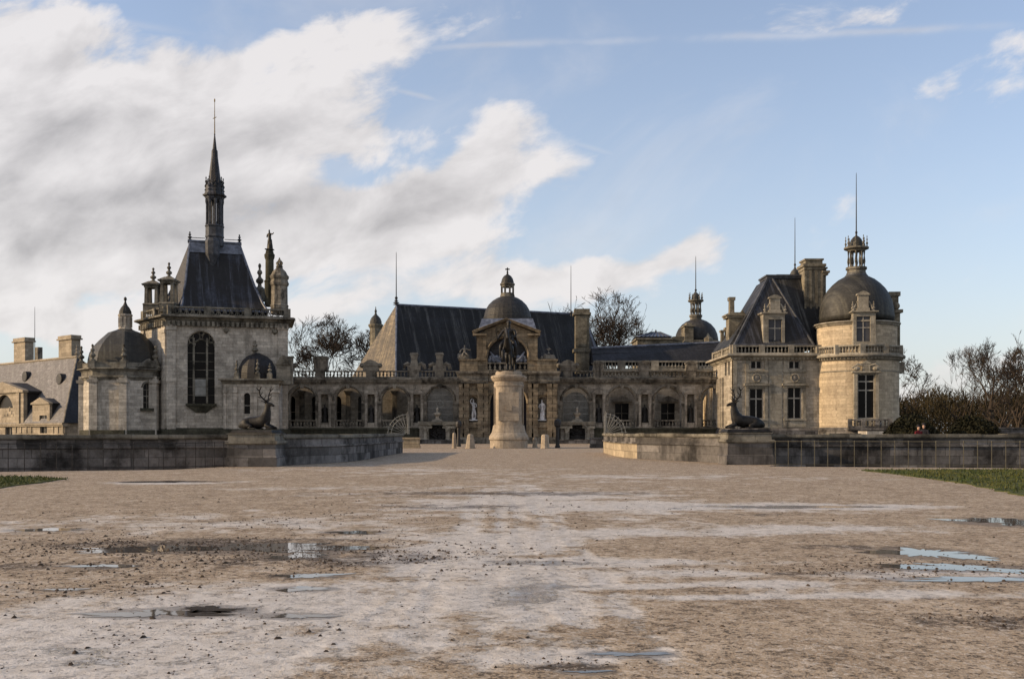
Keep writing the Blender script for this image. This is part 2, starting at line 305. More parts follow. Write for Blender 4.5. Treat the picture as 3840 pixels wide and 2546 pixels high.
# ------------------------------------------------------------------ mesh helpers
def px(x, D): return (x - 1920) / F * D
def pz(y, D): return H + (HY - y) / F * D
def gd(y): return F * H / (y - HY)                     # distance of a point on the ground
ORI = {}
class MB:
    def __init__(s, M=None): s.v = []; s.f = []; s.M = M or Matrix()
    def add(s, vs, fs):
        o = len(s.v); s.v += [s.M @ Vector(p) for p in vs]; s.f += [[i + o for i in f] for f in fs]; return s
    def bx(s, x0, x1, y0, y1, z0, z1):
        x0, x1 = min(x0, x1), max(x0, x1); y0, y1 = min(y0, y1), max(y0, y1); z0, z1 = min(z0, z1), max(z0, z1)
        return s.add([(x0, y0, z0), (x1, y0, z0), (x1, y1, z0), (x0, y1, z0), (x0, y0, z1), (x1, y0, z1), (x1, y1, z1), (x0, y1, z1)],
                     [[0, 3, 2, 1], [4, 5, 6, 7], [0, 1, 5, 4], [1, 2, 6, 5], [2, 3, 7, 6], [3, 0, 4, 7]])
    def frus(s, c, z0, z1, a0, b0, a1, b1):            # square frustum: half sizes a (x), b (y)
        x, y = c
        return s.add([(x - a0, y - b0, z0), (x + a0, y - b0, z0), (x + a0, y + b0, z0), (x - a0, y + b0, z0), (x - a1, y - b1, z1), (x + a1, y - b1, z1), (x + a1, y + b1, z1), (x - a1, y + b1, z1)],
                     [[0, 3, 2, 1], [4, 5, 6, 7], [0, 1, 5, 4], [1, 2, 6, 5], [2, 3, 7, 6], [3, 0, 4, 7]])
    def lathe(s, c, prof, n=24, a0=0., sx=1., sy=1.):  # prof: (radius, z) from the bottom up
        x, y = c; vs = []; fs = []
        for r, z in prof:
            for i in range(n):
                t = a0 + 2 * PI * i / n; vs.append((x + r * sx * math.cos(t), y + r * sy * math.sin(t), z))
        for k in range(len(prof) - 1):
            for i in range(n):
                j = (i + 1) % n; fs.append([k * n + i, k * n + j, (k + 1) * n + j, (k + 1) * n + i])
        fs.append(list(range(n))[::-1]); fs.append([(len(prof) - 1) * n + i for i in range(n)])
        return s.add(vs, fs)
    def tube(s, pts, rad, n=5):
        pts = [Vector(p) for p in pts]
        if not hasattr(rad, '__len__'): rad = [rad] * len(pts)
        vs = []; fs = []
        for k, p in enumerate(pts):
            d = (pts[min(k + 1, len(pts) - 1)] - pts[max(k - 1, 0)])
            if d.length < 1e-9: d = Vector((0, 0, 1))
            d.normalize(); a = d.cross(Vector((0, 0, 1)) if abs(d.z) < .9 else Vector((1, 0, 0))).normalized(); b = d.cross(a)
            for i in range(n):
                t = 2 * PI * i / n; vs.append(p + (a * math.cos(t) + b * math.sin(t)) * rad[k])
        for k in range(len(pts) - 1):
            for i in range(n):
                j = (i + 1) % n; fs.append([k * n + i, k * n + j, (k + 1) * n + j, (k + 1) * n + i])
        fs.append(list(range(n))[::-1]); fs.append([(len(pts) - 1) * n + i for i in range(n)])
        return s.add(vs, fs)
    def prism(s, poly, y0, y1):                        # polygon in (x, z), pushed from y0 to y1
        n = len(poly)
        vs = [(x, y0, z) for x, z in poly] + [(x, y1, z) for x, z in poly]
        fs = [list(range(n)), [n + i for i in range(n)][::-1]] + [[i, n + i, n + (i + 1) % n, (i + 1) % n] for i in range(n)]
        return s.add(vs, fs)
    def pp(s, poly, z0, z1, o0=0., o1=0., cap=True):   # footprint (ccw), walls from z0 to z1, offset outwards by o0 / o1
        a = offs(poly, o0); b = offs(poly, o1); n = len(poly)
        vs = [(x, y, z0) for x, y in a] + [(x, y, z1) for x, y in b]
        fs = [[i, (i + 1) % n, n + (i + 1) % n, n + i] for i in range(n)]
        if cap: fs += [list(range(n))[::-1], [n + i for i in range(n)]]
        return s.add(vs, fs)
    def sph(s, c, rx, ry, rz, n=10, m=6):
        prof = [(max(1e-3, math.sin(PI * k / m)), -math.cos(PI * k / m)) for k in range(m + 1)]
        b = MB(s.M @ Matrix.Translation(c) @ Matrix.Diagonal((rx, ry, rz, 1))); b.lathe((0, 0), prof, n)
        o = len(s.v); s.v += b.v; s.f += [[i + o for i in f] for f in b.f]; return s
    def build_each(s, name, mat, parent, gap=.06):
        """one object per cluster of touching pieces"""
        n = len(s.v); up = list(range(n))
        def fd(i):
            while up[i] != i: up[i] = up[up[i]]; i = up[i]
            return i
        for f in s.f:
            a = fd(f[0])
            for i in f[1:]: up[fd(i)] = a
        isl = {}
        for i in range(n): isl.setdefault(fd(i), []).append(i)
        ks = list(isl); bb = [[min(s.v[i][k] for i in isl[q]) - gap / 2 for k in range(3)] + [max(s.v[i][k] for i in isl[q]) + gap / 2 for k in range(3)] for q in ks]; g = list(range(len(ks)))
        def fg(i):
            while g[i] != i: g[i] = g[g[i]]; i = g[i]
            return i
        for i in range(len(ks)):
            for j in range(i):
                if all(bb[i][k] <= bb[j][k + 3] and bb[j][k] <= bb[i][k + 3] for k in range(3)): g[fg(i)] = fg(j)
        own = {q: fg(i) for i, q in enumerate(ks)}; out = {}
        for f in s.f: out.setdefault(own[fd(f[0])], []).append(f)
        for fs in out.values():
            m = MB(); ix = {}
            for f in fs:
                for i in f:
                    if i not in ix: ix[i] = len(m.v); m.v.append(s.v[i])
                m.f.append([ix[i] for i in f])
            m.build(name, mat, parent)
    def build(s, name, mat, parent=None, smooth=False):
        me = bpy.data.meshes.new(name); o = ORI.get(parent.name, Vector()) if parent else Vector()
        me.from_pydata([tuple(p - o) for p in s.v], [], s.f)
        bm = bmesh.new(); bm.from_mesh(me); bmesh.ops.recalc_face_normals(bm, faces=bm.faces); bm.to_mesh(me); bm.free()
        me.materials.append(MATS[mat])
        if smooth: me.polygons.foreach_set('use_smooth', [True] * len(me.polygons))
        ob = bpy.data.objects.new(name, me); COL.objects.link(ob)
        if parent: ob.parent = parent; ORI[ob.name] = o
        return ob
def offs(poly, o):
    if abs(o) < 1e-9: return list(poly)
    n = len(poly); out = []
    for i in range(n):
        p, c, q = Vector(poly[i - 1]), Vector(poly[i]), Vector(poly[(i + 1) % n])
        d1 = (c - p).normalized(); d2 = (q - c).normalized()
        n1 = Vector((d1.y, -d1.x)); n2 = Vector((d2.y, -d2.x)); b = n1 + n2
        out.append(tuple(c + b * (o / max(.25, 1 + n1.dot(n2)))))
    return out
def thing(name, label, cat, loc=(0, 0, 0), group=None):
    o = bpy.data.objects.new(name, None); COL.objects.link(o); o.location = loc; o.empty_display_size = .5
    ORI[o.name] = Vector(loc); o['label'] = label; o['category'] = cat
    if group: o['group'] = group
    return o
def tag(o, label, cat, group=None, kind=None):
    o['label'] = label; o['category'] = cat
    if group: o['group'] = group
    if kind: o['kind'] = kind
    return o
def copy_tree(o, parent=None):
    c = o.copy(); COL.objects.link(c)
    if parent: c.parent = parent
    for ch in list(o.children): copy_tree(ch, c)
    return c

class Fr:
    """a vertical facade plane: u runs along it, w into the building"""
    def __init__(s, X, Y, ang): s.X, s.Y, s.a = X, Y, ang; s.c, s.s = math.cos(ang), math.sin(ang)
    def u(s, x): k = (x - 1920) / F; return (k * s.Y - s.X) / (s.c - k * s.s)
    def D(s, x): return s.Y + s.u(x) * s.s
    def z(s, x, y): return pz(y, s.D(x))
    def off(s, w): return Fr(s.X - s.s * w, s.Y + s.c * w, s.a)
    def M(s): return Matrix.Translation((s.X, s.Y, 0)) @ Matrix.Rotation(s.a, 4, 'Z')
    def mb(s): return MB(s.M())
    def wp(s, u, w): return (s.X + s.c * u - s.s * w, s.Y + s.s * u + s.c * w)
def pbox(mb, fr, x0, x1, y0, y1, w0, w1):              # a box measured on the photo, front face in the plane w0
    g = fr.off(w0); xm = (x0 + x1) / 2
    mb.bx(g.u(x0), g.u(x1), w0, w1, g.z(xm, y0), g.z(xm, y1))
def openings(mb, u0, u1, z0, z1, w0, w1, ops):
    """wall skin with real openings; ops = (ua, ub, za, zb, arched)"""
    us = sorted({u0, u1} | {v for o in ops for v in (o[0], o[1])}); rects = [(a, b, c, d + ((b - a) / 2 if ar else 0), ar) for a, b, c, d, ar in ops]
    zs = sorted({z0, z1} | {v for o in rects for v in (o[2], o[3])})
    for i in range(len(us) - 1):
        for k in range(len(zs) - 1):
            um, zm = (us[i] + us[i + 1]) / 2, (zs[k] + zs[k + 1]) / 2
            if any(a < um < b and c < zm < d for a, b, c, d, _ in rects): continue
            a, b, c, d = us[i], us[i + 1], zs[k], zs[k + 1]
            mb.add([(a, w0, c), (b, w0, c), (b, w0, d), (a, w0, d)], [[0, 1, 2, 3]])
            mb.add([(a, w1, c), (b, w1, c), (b, w1, d), (a, w1, d)], [[3, 2, 1, 0]])
    def rev(pts, closed=False):
        for (a, c), (b, d) in zip(pts, pts[1:]): mb.add([(a, w0, c), (b, w0, d), (b, w1, d), (a, w1, c)], [[0, 1, 2, 3]])
    rev([(u0, z0), (u0, z1), (u1, z1), (u1, z0), (u0, z0)])
    for (a, b, c, d, ar), o in zip(rects, ops):
        if not ar: rev([(a, c), (a, d), (b, d), (b, c), (a, c)]); continue
        r = (b - a) / 2; m = (a + b) / 2; sp = o[3]; n = 16
        arc = [(m - r * math.cos(PI * t / n), sp + r * math.sin(PI * t / n)) for t in range(n + 1)]
        rev([(a, c)] + arc + [(b, c), (a, c)])
        for (p, q), (p2, q2) in zip(arc, arc[1:]):
            for w in (w0, w1): mb.add([(p, w, q), (p2, w, q2), (p2, w, d), (p, w, d)], [[0, 1, 2, 3]])
def pane_poly(o, g=0.):
    a, b, c, d, ar = o
    if not ar: return [(a - g, c - g), (b + g, c - g), (b + g, d + g), (a - g, d + g)]
    r = (b - a) / 2; m = (a + b) / 2
    return [(a, c), (b, c)] + [(m + r * math.cos(PI * t / 12), d + r * math.sin(PI * t / 12)) for t in range(13)]
def window(parent, fr, o, w, nv=2, hs=(.68,), bar=.14, mat='mullion', gmat='glass_dark', name='window', dep=.12):
    """mullions and transoms as the window, its glass as a sub-part"""
    a, b, c, d, ar = o; mb = fr.mb(); r = (b - a) / 2 if ar else 0; m = (a + b) / 2
    for i in range(1, nv):
        u = a + (b - a) * i / nv; top = d + (math.sqrt(max(0, r * r - (u - m) ** 2)) if ar else 0)
        mb.bx(u - bar / 2, u + bar / 2, w, w + dep, c, top)
    for h in hs: mb.bx(a, b, w + .003, w + dep - .003, c + (d - c) * h - bar / 2, c + (d - c) * h + bar / 2)
    e = bar * .5
    mb.bx(a, a + e, w + .002, w + dep, c, d); mb.bx(b - e, b, w + .002, w + dep, c, d); mb.bx(a, b, w + .001, w + dep, c, c + e)
    if not ar: mb.bx(a, b, w + .0015, w + dep, d - e, d)
    f = mb.build(name, mat, parent)
    p = fr.mb(); p.prism(pane_poly(o), w + dep * .6, w + dep * .6 + .04); p.build('pane', gmat, f)
    return f
def baluster(mb, x, y, z0, z1, r):
    h = z1 - z0
    mb.lathe((x, y), [(r * .75, z0), (r * .45, z0 + h * .14), (r, z0 + h * .36), (r * .42, z0 + h * .72), (r * .75, z1)], 6)
def balustrade(mb, u0, u1, z0, z1, w, step=.42, r=.13, piers=(), pw=.55, th=.34):
    h = z1 - z0; lo, hi = z0 + h * .17, z1 - h * .16
    mb.bx(u0, u1, w, w + th, z0, lo); mb.bx(u0, u1, w - .04, w + th + .04, hi, z1)
    for p in piers: mb.bx(p - pw / 2, p + pw / 2, w - .06, w + th + .06, z0 + .002, z1 + .05)
    n = max(1, int((u1 - u0) / step))
    for i in range(n):
        u = u0 + (i + .5) * (u1 - u0) / n
        if any(abs(u - p) < pw / 2 + r * .6 for p in piers): continue
        baluster(mb, u, w + th / 2, lo, hi, r)
def bal_poly(mb, poly, edges, z0, z1, th=.34, step=.42, r=.13, pw=.6, extra=1):
    """balustrade along some edges of a footprint"""
    for e in edges:
        a, b = Vector(poly[e]), Vector(poly[(e + 1) % len(poly)]); L = (b - a).length; ang = math.atan2(b.y - a.y, b.x - a.x)
        q = MB(Matrix.Translation((a.x, a.y, 0)) @ Matrix.Rotation(ang, 4, 'Z'))
        balustrade(q, 0, L, z0, z1, -.02, step, r, [L * i / (extra + 1) for i in range(extra + 2)], pw, th)
        o = len(mb.v); mb.v += q.v; mb.f += [[i + o for i in f] for f in q.f]
def cornice(mb, poly, z0, z1, proj):                   # stepped moulding round a footprint
    h = z1 - z0
    for a, b, p, q in ((0, .22, .12, .25), (.22, .45, .35, .45), (.45, .62, .4, .75), (.62, .86, 1., 1.), (.86, 1., .9, .8)):
        mb.pp(poly, z0 + h * a, z0 + h * b, proj * p, proj * q)
def dentils(mb, p0, p1, z0, z1, proj, step):
    a, b = Vector(p0), Vector(p1); L = (b - a).length; ang = math.atan2(b.y - a.y, b.x - a.x)
    q = MB(Matrix.Translation((a.x, a.y, 0)) @ Matrix.Rotation(ang, 4, 'Z')); n = int(L / step)
    for i in range(n):
        u = (i + .5) * L / n; q.bx(u - step * .27, u + step * .27, -proj, .02, z0, z1)
    o = len(mb.v); mb.v += q.v; mb.f += [[i + o for i in f] for f in q.f]
def finial(mb, x, y, z0, z1, r, n=8):
    h = z1 - z0
    mb.lathe((x, y), [(r, z0), (r, z0 + h * .07), (r * .55, z0 + h * .1), (r * .45, z0 + h * .2), (r * .95, z0 + h * .27), (r * 1.0, z0 + h * .36), (r * .4, z0 + h * .46), (r * .35, z0 + h * .55),
                      (r * .7, z0 + h * .62), (r * .6, z0 + h * .7), (r * .25, z0 + h * .76), (r * .28, z0 + h * .82), (r * .42, z0 + h * .9), (r * .3, z0 + h * .97), (r * .05, z1)], n)
def rod(parent, x, y, z0, z1, r=.05, mat='iron', name='lightning_rod', ball=.16):
    mb = MB(); mb.lathe((x, y), [(r * 2.2, z0), (r * 1.6, z0 + .3), (ball, z0 + .42), (ball, z0 + .55), (r * 1.2, z0 + .7), (r, z0 + (z1 - z0) * .4), (r * .55, z1 - .3), (r * .25, z1)], 6)
    return mb.build(name, mat, parent)
def lantern(parent, x, y, z, r0, rc, zc0, zc1, zk, rcap, ztop, n=8, mat='chapel_trim', capmat='dome_slate', fin=True):
    """open lantern: drum z..zc0, columns zc0..zc1, entablature to zk, cap dome to ztop"""
    mb = MB(); h = zc0 - z
    mb.lathe((x, y), [(r0 * 1.12, z - .25), (r0 * 1.1, z), (r0, z + h * .1), (r0 * .98, z + h * .62), (r0 * 1.12, z + h * .7), (r0 * 1.12, zc0)], 16)
    L = mb.build('lantern', mat, parent)
    mb = MB(); mb.lathe((x, y), [(rc * .95, zc1), (rc * 1.05, zc1 + (zk - zc1) * .3), (rc * 1.4, zc1 + (zk - zc1) * .6), (rc * 1.4, zk)], 16); mb.build('entablature', mat, L)
    cb = MB()
    for i in range(n):
        t = 2 * PI * (i + .5) / n; baluster(cb, x + rc * .88 * math.cos(t), y + rc * .88 * math.sin(t), zc0, zc1, rc * .15)
        baluster(cb, x + rc * .55 * math.cos(t), y + rc * .55 * math.sin(t), zc0, zc1, rc * .13)
    cb.build('columns', mat, L)
    db = MB(); hh = ztop - zk
    db.lathe((x, y), [(rcap, zk), (rcap * 1.02, zk + hh * .15), (rcap * .97, zk + hh * .4), (rcap * .8, zk + hh * .66), (rcap * .5, zk + hh * .86), (rcap * .18, zk + hh * .97), (rcap * .12, ztop)], 20)
    db.build('cap', capmat, L)
    if fin:
        fb = MB()
        for i in range(8):
            t = 2 * PI * (i + .5) / 8; finial(fb, x + rc * 1.18 * math.cos(t), y + rc * 1.18 * math.sin(t), zk, zk + (ztop - zk) * .95, rc * .13, 6)
        fb.build('finials', mat, L)
    return L
def skin(name, verts, edges, rad, mat, parent=None, sub=1, root=0, M=None):
    """one smooth body grown along a skeleton"""
    me = bpy.data.meshes.new(name); me.from_pydata([tuple((M @ Vector(v)) if M else v) for v in verts], edges, [])
    ob = bpy.data.objects.new(name, me); COL.objects.link(ob)
    md = ob.modifiers.new('skin', 'SKIN'); md.use_smooth_shade = True; md.branch_smoothing = .6
    sc = M.to_scale().x if M else 1.
    for i, sv in enumerate(me.skin_vertices[0].data):
        r = rad[i]; sv.radius = (r[0] * sc, r[1] * sc) if isinstance(r, tuple) else (r * sc, r * sc); sv.use_root = (i == root)
    if sub: ob.modifiers.new('sub', 'SUBSURF').levels = sub
    dg = bpy.context.evaluated_depsgraph_get(); dg.update()
    nm = bpy.data.meshes.new_from_object(ob.evaluated_get(dg)); nm.name = name
    bpy.data.objects.remove(ob); bpy.data.meshes.remove(me)
    if parent:
        o = ORI.get(parent.name, Vector())
        for v in nm.vertices: v.co -= o
    nm.materials.clear(); nm.materials.append(MATS[mat]); nm.polygons.foreach_set('use_smooth', [True] * len(nm.polygons))
    ob = bpy.data.objects.new(name, nm); COL.objects.link(ob)
    if parent: ob.parent = parent; ORI[ob.name] = ORI.get(parent.name, Vector())
    return ob
class Sk:
    """skeleton builder"""
    def __init__(s): s.v = []; s.e = []; s.r = []
    def p(s, co, r, prev=None):
        s.v.append(co); s.r.append(r)
        if prev is not None: s.e.append((prev, len(s.v) - 1))
        return len(s.v) - 1
    def chain(s, pts, prev=None):
        for co, r in pts: prev = s.p(co, r, prev)
        return prev
    def build(s, name, mat, parent=None, sub=1, root=0, M=None): return skin(name, s.v, s.e, s.r, mat, parent, sub, root, M)
# ------------------------------------------------------------------ ground
def sheet(name, poly, z, mat, kind='structure', label=None, cat=None, z0=None):
    mb = MB(); n = len(poly)
    vs = [(x, y, z) for x, y in poly]; fs = [list(range(n))]
    if z0 is not None:
        vs += [(x, y, z0) for x, y in poly]; fs += [[i, n + i, n + (i + 1) % n, (i + 1) % n] for i in range(n)]
    mb.add(vs, fs); o = mb.build(name, mat); o['kind'] = kind
    if label: o['label'] = label; o['category'] = cat
    return o
LW = [(-11.3, 47.0), (-8.75, 54.3), (-8.6, 66.4), (-8.45, 77.0)]          # foot of the curved walls beside the way in
RW = [(11.0, 51.0), (8.4, 57.6), (7.36, 60.5), (6.85, 66.4), (7.07, 77.0)]
fore = [(-200, -40), (200, -40), (200, 10), (40, 40.6), (22.7, 44.2), (11.9, 46.4), (13.2, 49.2), (11.3, 52.2), (9.0, 58.2), (8., 61), (7.4, 66.4), (7.6, 77.4), (24, 78.5), (24, 146), (-24, 146), (-24, 78.5),
        (-9., 77.4), (-9.2, 66.4), (-9.3, 54.3), (-12., 47.6), (-13.4, 45.6), (-14.5, 42.5), (-20.6, 40.2), (-40, 32.6), (-200, -20)]
sheet('ground', fore, 0.0, 'gravel', label='wet pale gravel forecourt with puddles and mud in front of the castle', cat='ground', z0=-3.05)
sheet('terrain', [(-3000, -300), (3000, -300), (3000, 5000), (-3000, 5000)], -3.3, 'terrain_mat', label='dark meadow reaching out behind the castle', cat='terrain')
sheet('moat_water', [(-170, -10), (170, -10), (170, 170), (-170, 170)], -3.0, 'moat_water_mat', label='still dark water of the moat round the castle', cat='water')
LAWNR = [(px(3228, gd(1764)), gd(1764)), (px(3345, gd(1777)), gd(1777)), (px(3450, gd(1791)), gd(1791)), (px(3560, gd(1806)), gd(1806)), (px(3640, gd(1818)), gd(1818)), (px(3740, gd(1838)), gd(1838)), (px(3850, gd(1862)), gd(1862)), (20.5, 24.), (45, 12), (60, 30), (40, 38.3), (22.2, 42.3)]
LAWNL = [(-14.7, 28.4), (-14.8, 30.6), (-15.1, 33.7), (-16.8, 35.1), (-18.4, 35.8), (-40, 28), (-60, 18), (-45, 14), (-22, 24)]
def ragged(poly, seed):
    r = random.Random(seed); out = []
    for a, b in zip(poly, poly[1:] + poly[:1]):
        A, B = Vector(a), Vector(b); n = max(1, min(40, int((B - A).length / .35)))
        for i in range(n): p = A.lerp(B, i / n); out.append((p.x + r.gauss(0, .07), p.y + r.gauss(0, .16)))
    return out
for nm, pl, lb in (('lawn', ragged(LAWNR, 1), 'wedge of mown green grass by the fence right of the gravel'), ('lawn', ragged(LAWNL, 2), 'small patch of dark grass by the fence left of the gravel')):
    sheet(nm, pl, 0.03, 'lawn_soil', label=lb, cat='lawn', z0=-.01)
def inside(p, poly):
    x, y = p; c = False
    for i in range(len(poly)):
        (x1, y1), (x2, y2) = poly[i - 1], poly[i]
        if (y1 > y) != (y2 > y) and x < (x2 - x1) * (y - y1) / (y2 - y1) + x1: c = not c
    return c
def grass(poly, n, x0, x1, y0, y1, label, seed):
    r = random.Random(seed); mb = MB(); k = 0
    while k < n:
        x, y = r.uniform(x0, x1), r.uniform(y0, y1)
        if not inside((x + r.gauss(0, .22), y + r.gauss(0, .3)), poly): continue
        k += 1; t = r.uniform(0, PI); h = r.uniform(.03, .085) * (1.3 if r.random() < .15 else 1); w = r.uniform(.012, .03)
        dx, dy = math.cos(t) * w, math.sin(t) * w; lx, ly = r.gauss(0, .03), r.gauss(0, .03)
        mb.add([(x - dx, y - dy, .025), (x + dx, y + dy, .025), (x + lx, y + ly, .03 + h)], [[0, 1, 2]])
    o = mb.build('grass', 'grass_blade'); tag(o, label, 'grass', kind='stuff')
grass(LAWNR, 16000, 13, 27, 23, 43, 'short winter grass blades on the right lawn by the fence', 1)
grass(LAWNL, 9000, -26, -14, 24, 37, 'short winter grass blades on the small left lawn', 2)
# puddles: thin irregular sheets of water lying on the gravel
def puddle(px_, py_, rx, ry, seed, label, ang=0.):
    D = gd(py_); X = px(px_, D); r = random.Random(seed); n = 110; pts = []
    ph = [r.uniform(0, 6.28) for _ in range(6)]
    for i in range(n):
        t = 2 * PI * i / n; k = 1 + .28 * math.sin(2 * t + ph[0]) + .22 * math.sin(3 * t + ph[1]) + .2 * math.sin(5 * t + ph[2]) + .15 * math.sin(9 * t + ph[3]) + .13 * math.sin(17 * t + ph[4]) + .1 * math.sin(29 * t + ph[5])
        u, v = rx * k * math.cos(t), ry * k * math.sin(t)
        pts.append((X + u * math.cos(ang) - v * math.sin(ang), D + u * math.sin(ang) + v * math.cos(ang)))
    sheet('puddle', pts, .004, 'puddle_water', label=label, cat='puddle')
for k, a in enumerate(PUDDLES):
    puddle(*a[:4], 100 + k, a[4], a[5])
# clods, pebbles and leaf litter lying loose: nobody could count them
def clods():
    r = random.Random(5); mb = MB()
    zones = [(900, 2080, 3.2, 2.0, 1500, 1.), (500, 2040, 2.2, 1.4, 700, 1.), (1500, 2090, 1.5, 1.4, 350, 1.), (300, 2200, 1.8, 1., 300, .9), (700, 2350, 2., 1.2, 260, .8), (3560, 2130, 1.5, 1.2, 220, 1.1), (3150, 2130, 1.6, 1., 240, .9),
             (3700, 2330, .9, .6, 220, .8), (2130, 2490, .6, .25, 130, .6), (400, 2480, 1.4, .6, 120, .6), (2000, 2200, 7, 8, 500, .7), (1900, 1900, 9, 9, 500, 1.1), (1000, 1950, 5, 3, 500, 1.)]
    for cx, cy, rx, ry, n, sc in zones:
        D0 = gd(cy); X0 = px(cx, D0)
        for _ in range(int(n * 2.6)):
            x, y = r.gauss(X0, rx * .55), r.gauss(D0, ry * .55)
            if y < 4 or mnoise.noise(Vector((x * .9, y * .9, 3.))) < -.2: continue
            q = sc * (r.lognormvariate(-4.65, .5)); q = min(q, .03); a, b, c = q * r.uniform(.8, 1.5), q * r.uniform(.7, 1.2), q * r.uniform(.45, .9)
            t = r.uniform(0, 6.28); ca, sa = math.cos(t), math.sin(t); vs = []
            for (u, v, w) in ((1, 0, 0), (.5, .8, .1), (-.6, .75, 0), (-1, -.1, 0), (-.4, -.9, 0), (.6, -.7, .1), (.3, .2, 1), (-.35, -.1, .85)):
                u *= a * r.uniform(.8, 1.2); v *= b * r.uniform(.8, 1.2); w *= c * 1.3
                vs.append((x + u * ca - v * sa, y + u * sa + v * ca, w - .004))
            mb.add(vs, [[0, 1, 6], [1, 2, 6], [2, 7, 6], [2, 3, 7], [3, 4, 7], [4, 5, 7], [5, 6, 7], [5, 0, 6]])
    o = mb.build('gravel', 'clod'); tag(o, 'dark clods, pebbles and leaf litter strewn over the gravel', 'clods', kind='stuff')
clods()

# ------------------------------------------------------------------ walls beside the way in
def path_wall(mb, pts, z0, z1, t, o=0.):
    """wall along a polyline; face on the right-hand side of travel when t > 0 lies on the line (pushed out by o)"""
    n = len(pts); L = []; Rr = []
    for i, p in enumerate(pts):
        p = Vector(p); d = Vector((0, 0))
        if i: d += (p - Vector(pts[i - 1])).normalized()
        if i < n - 1: d += (Vector(pts[i + 1]) - p).normalized()
        d.normalize(); nrm = Vector((-d.y, d.x)); e = Vector((0, 0))
        if i == 0: e = -d * abs(o)
        if i == n - 1: e = d * abs(o)
        sg = 1 if t > 0 else -1
        Rr.append(p + e - nrm * o * sg); L.append(p + e + nrm * (t + o * sg))
    for (a, b, c, d) in zip(Rr, Rr[1:], L[1:], L):
        q = [a, b, c, d]
        mb.add([(*v, z0) for v in q] + [(*v, z1) for v in q], [[0, 3, 2, 1], [4, 5, 6, 7], [0, 1, 5, 4], [2, 3, 7, 6], [1, 2, 6, 5], [3, 0, 4, 7]])
def smooth_path(pts, k=5):
    out = []; P = [Vector(p) for p in pts]
    for i in range(len(P) - 1):
        a, b, c, d = P[max(i - 1, 0)], P[i], P[i + 1], P[min(i + 2, len(P) - 1)]
        for j in range(k):
            t = j / k; out.append(tuple(.5 * ((2 * b) + (c - a) * t + (2 * a - 5 * b + 4 * c - d) * t * t + (3 * b - a - 3 * c + d) * t ** 3)))
    out.append(tuple(P[-1])); return out
def terrace_wall(label, pts, t, zt, mat='terrace_stone', smooth=True, zb=-3.2, loc=None, clean=None):
    p = smooth_path(pts) if smooth else pts
    q_ = random.Random(len(label)); out = []
    for a_, b_ in zip(p, p[1:]):
        L_ = (Vector(b_) - Vector(a_)).length; m_ = max(1, int(L_ / 1.4)); out += [tuple(Vector(a_).lerp(Vector(b_), i_ / m_)) for i_ in range(m_)]
    stones = out + [tuple(p[-1])]
    th = thing('terrace_wall', label, 'wall', (*p[0], 0))
    body = MB(); path_wall(body, p, zb, zt - .62, t); body.build('wall', mat, th)
    up = MB(); path_wall(up, p, zt - .62, zt - .52, t, .07); path_wall(up, p, zt - .52, zt - .2, t, -.03); up.build('frieze', mat, th)
    cp = MB(); path_wall(cp, p, zt - .2, zt - .15, t, .05)
    for a_, b_ in zip(stones, stones[1:]):            # coping stones, each a little out of line with the next
        dz, do = q_.gauss(0, .012), q_.gauss(0, .012); A_, B_ = Vector(a_), Vector(b_); e_ = (B_ - A_).normalized() * .008
        path_wall(cp, [tuple(A_ + e_), tuple(B_ - e_)], zt - .15, zt - .03 + dz, t, .11 + do); path_wall(cp, [tuple(A_ + e_ * 3), tuple(B_ - e_ * 3)], zt - .03 + dz, zt + dz, t, .07 + do)
    cp.build('coping', 'chapel_trim', th)
    if clean:
        c = MB(); path_wall(c, p[clean[0]:clean[1]], 0.0, zt - .63, t, .004); q = c.build('repaired_stone', 'clean_stone', th); q['label'] = 'cleaner golden stone at the end of the wall'
    return th
terrace_wall('curved stained stone wall left of the way in, ending beside the bollards', LW, .8, 1.49)
terrace_wall('curved stone wall right of the way in with a pale golden end', RW[::1], -.8, 1.52, clean=(9, 21))
terrace_wall('long dark moat wall behind the left fence under the chapel', [(-13.1, 47.1), (-22, 44.6), (-34, 41.2), (-60, 33.8)][::-1], .9, 1.48, smooth=False)
terrace_wall('long dark moat wall behind the right fence under the round tower', [(12.9, 49.6), (26, 49.2), (44, 48.6), (80, 47)], .9, 1.50, smooth=False)
# pedestals of the stags
def stag_pedestal(label, x0, x1, y0, zt):
    cx, cy = (x0 + x1) / 2, y0 + 1.0; a, b = (x1 - x0) / 2, 1.0
    t = thing('stag_pedestal', label, 'pedestal', (cx, cy, 0))
    m = MB(); m.frus((cx, cy), -3.2, .42, a + .06, b + .06, a + .06, b + .06); m.frus((cx, cy), .42, .5, a + .06, b + .06, a, b); m.frus((cx, cy), .5, zt - .5, a, b, a - .01, b - .01); m.build('block', 'terrace_stone', t)
    c = MB(); c.frus((cx, cy), zt - .5, zt - .44, a, b, a + .08, b + .08); c.frus((cx, cy), zt - .44, zt - .32, a + .08, b + .08, a + .08, b + .08); c.frus((cx, cy), zt - .32, zt - .02, a - .03, b - .03, a - .06, b - .06); c.frus((cx, cy), zt - .02, zt + .02, a + .02, b, a, b); c.build('cap', 'chapel_trim', t)
    return cx, cy, zt + .02
SPL = stag_pedestal('left stone pedestal carrying the reclining bronze stag near the chapel', -13.15, -10.9, 45.9, 1.52)
SPR = stag_pedestal('right stone pedestal carrying the reclining bronze stag below the steep-roofed pavilion', 10.55, 12.75, 48.7, 1.56)
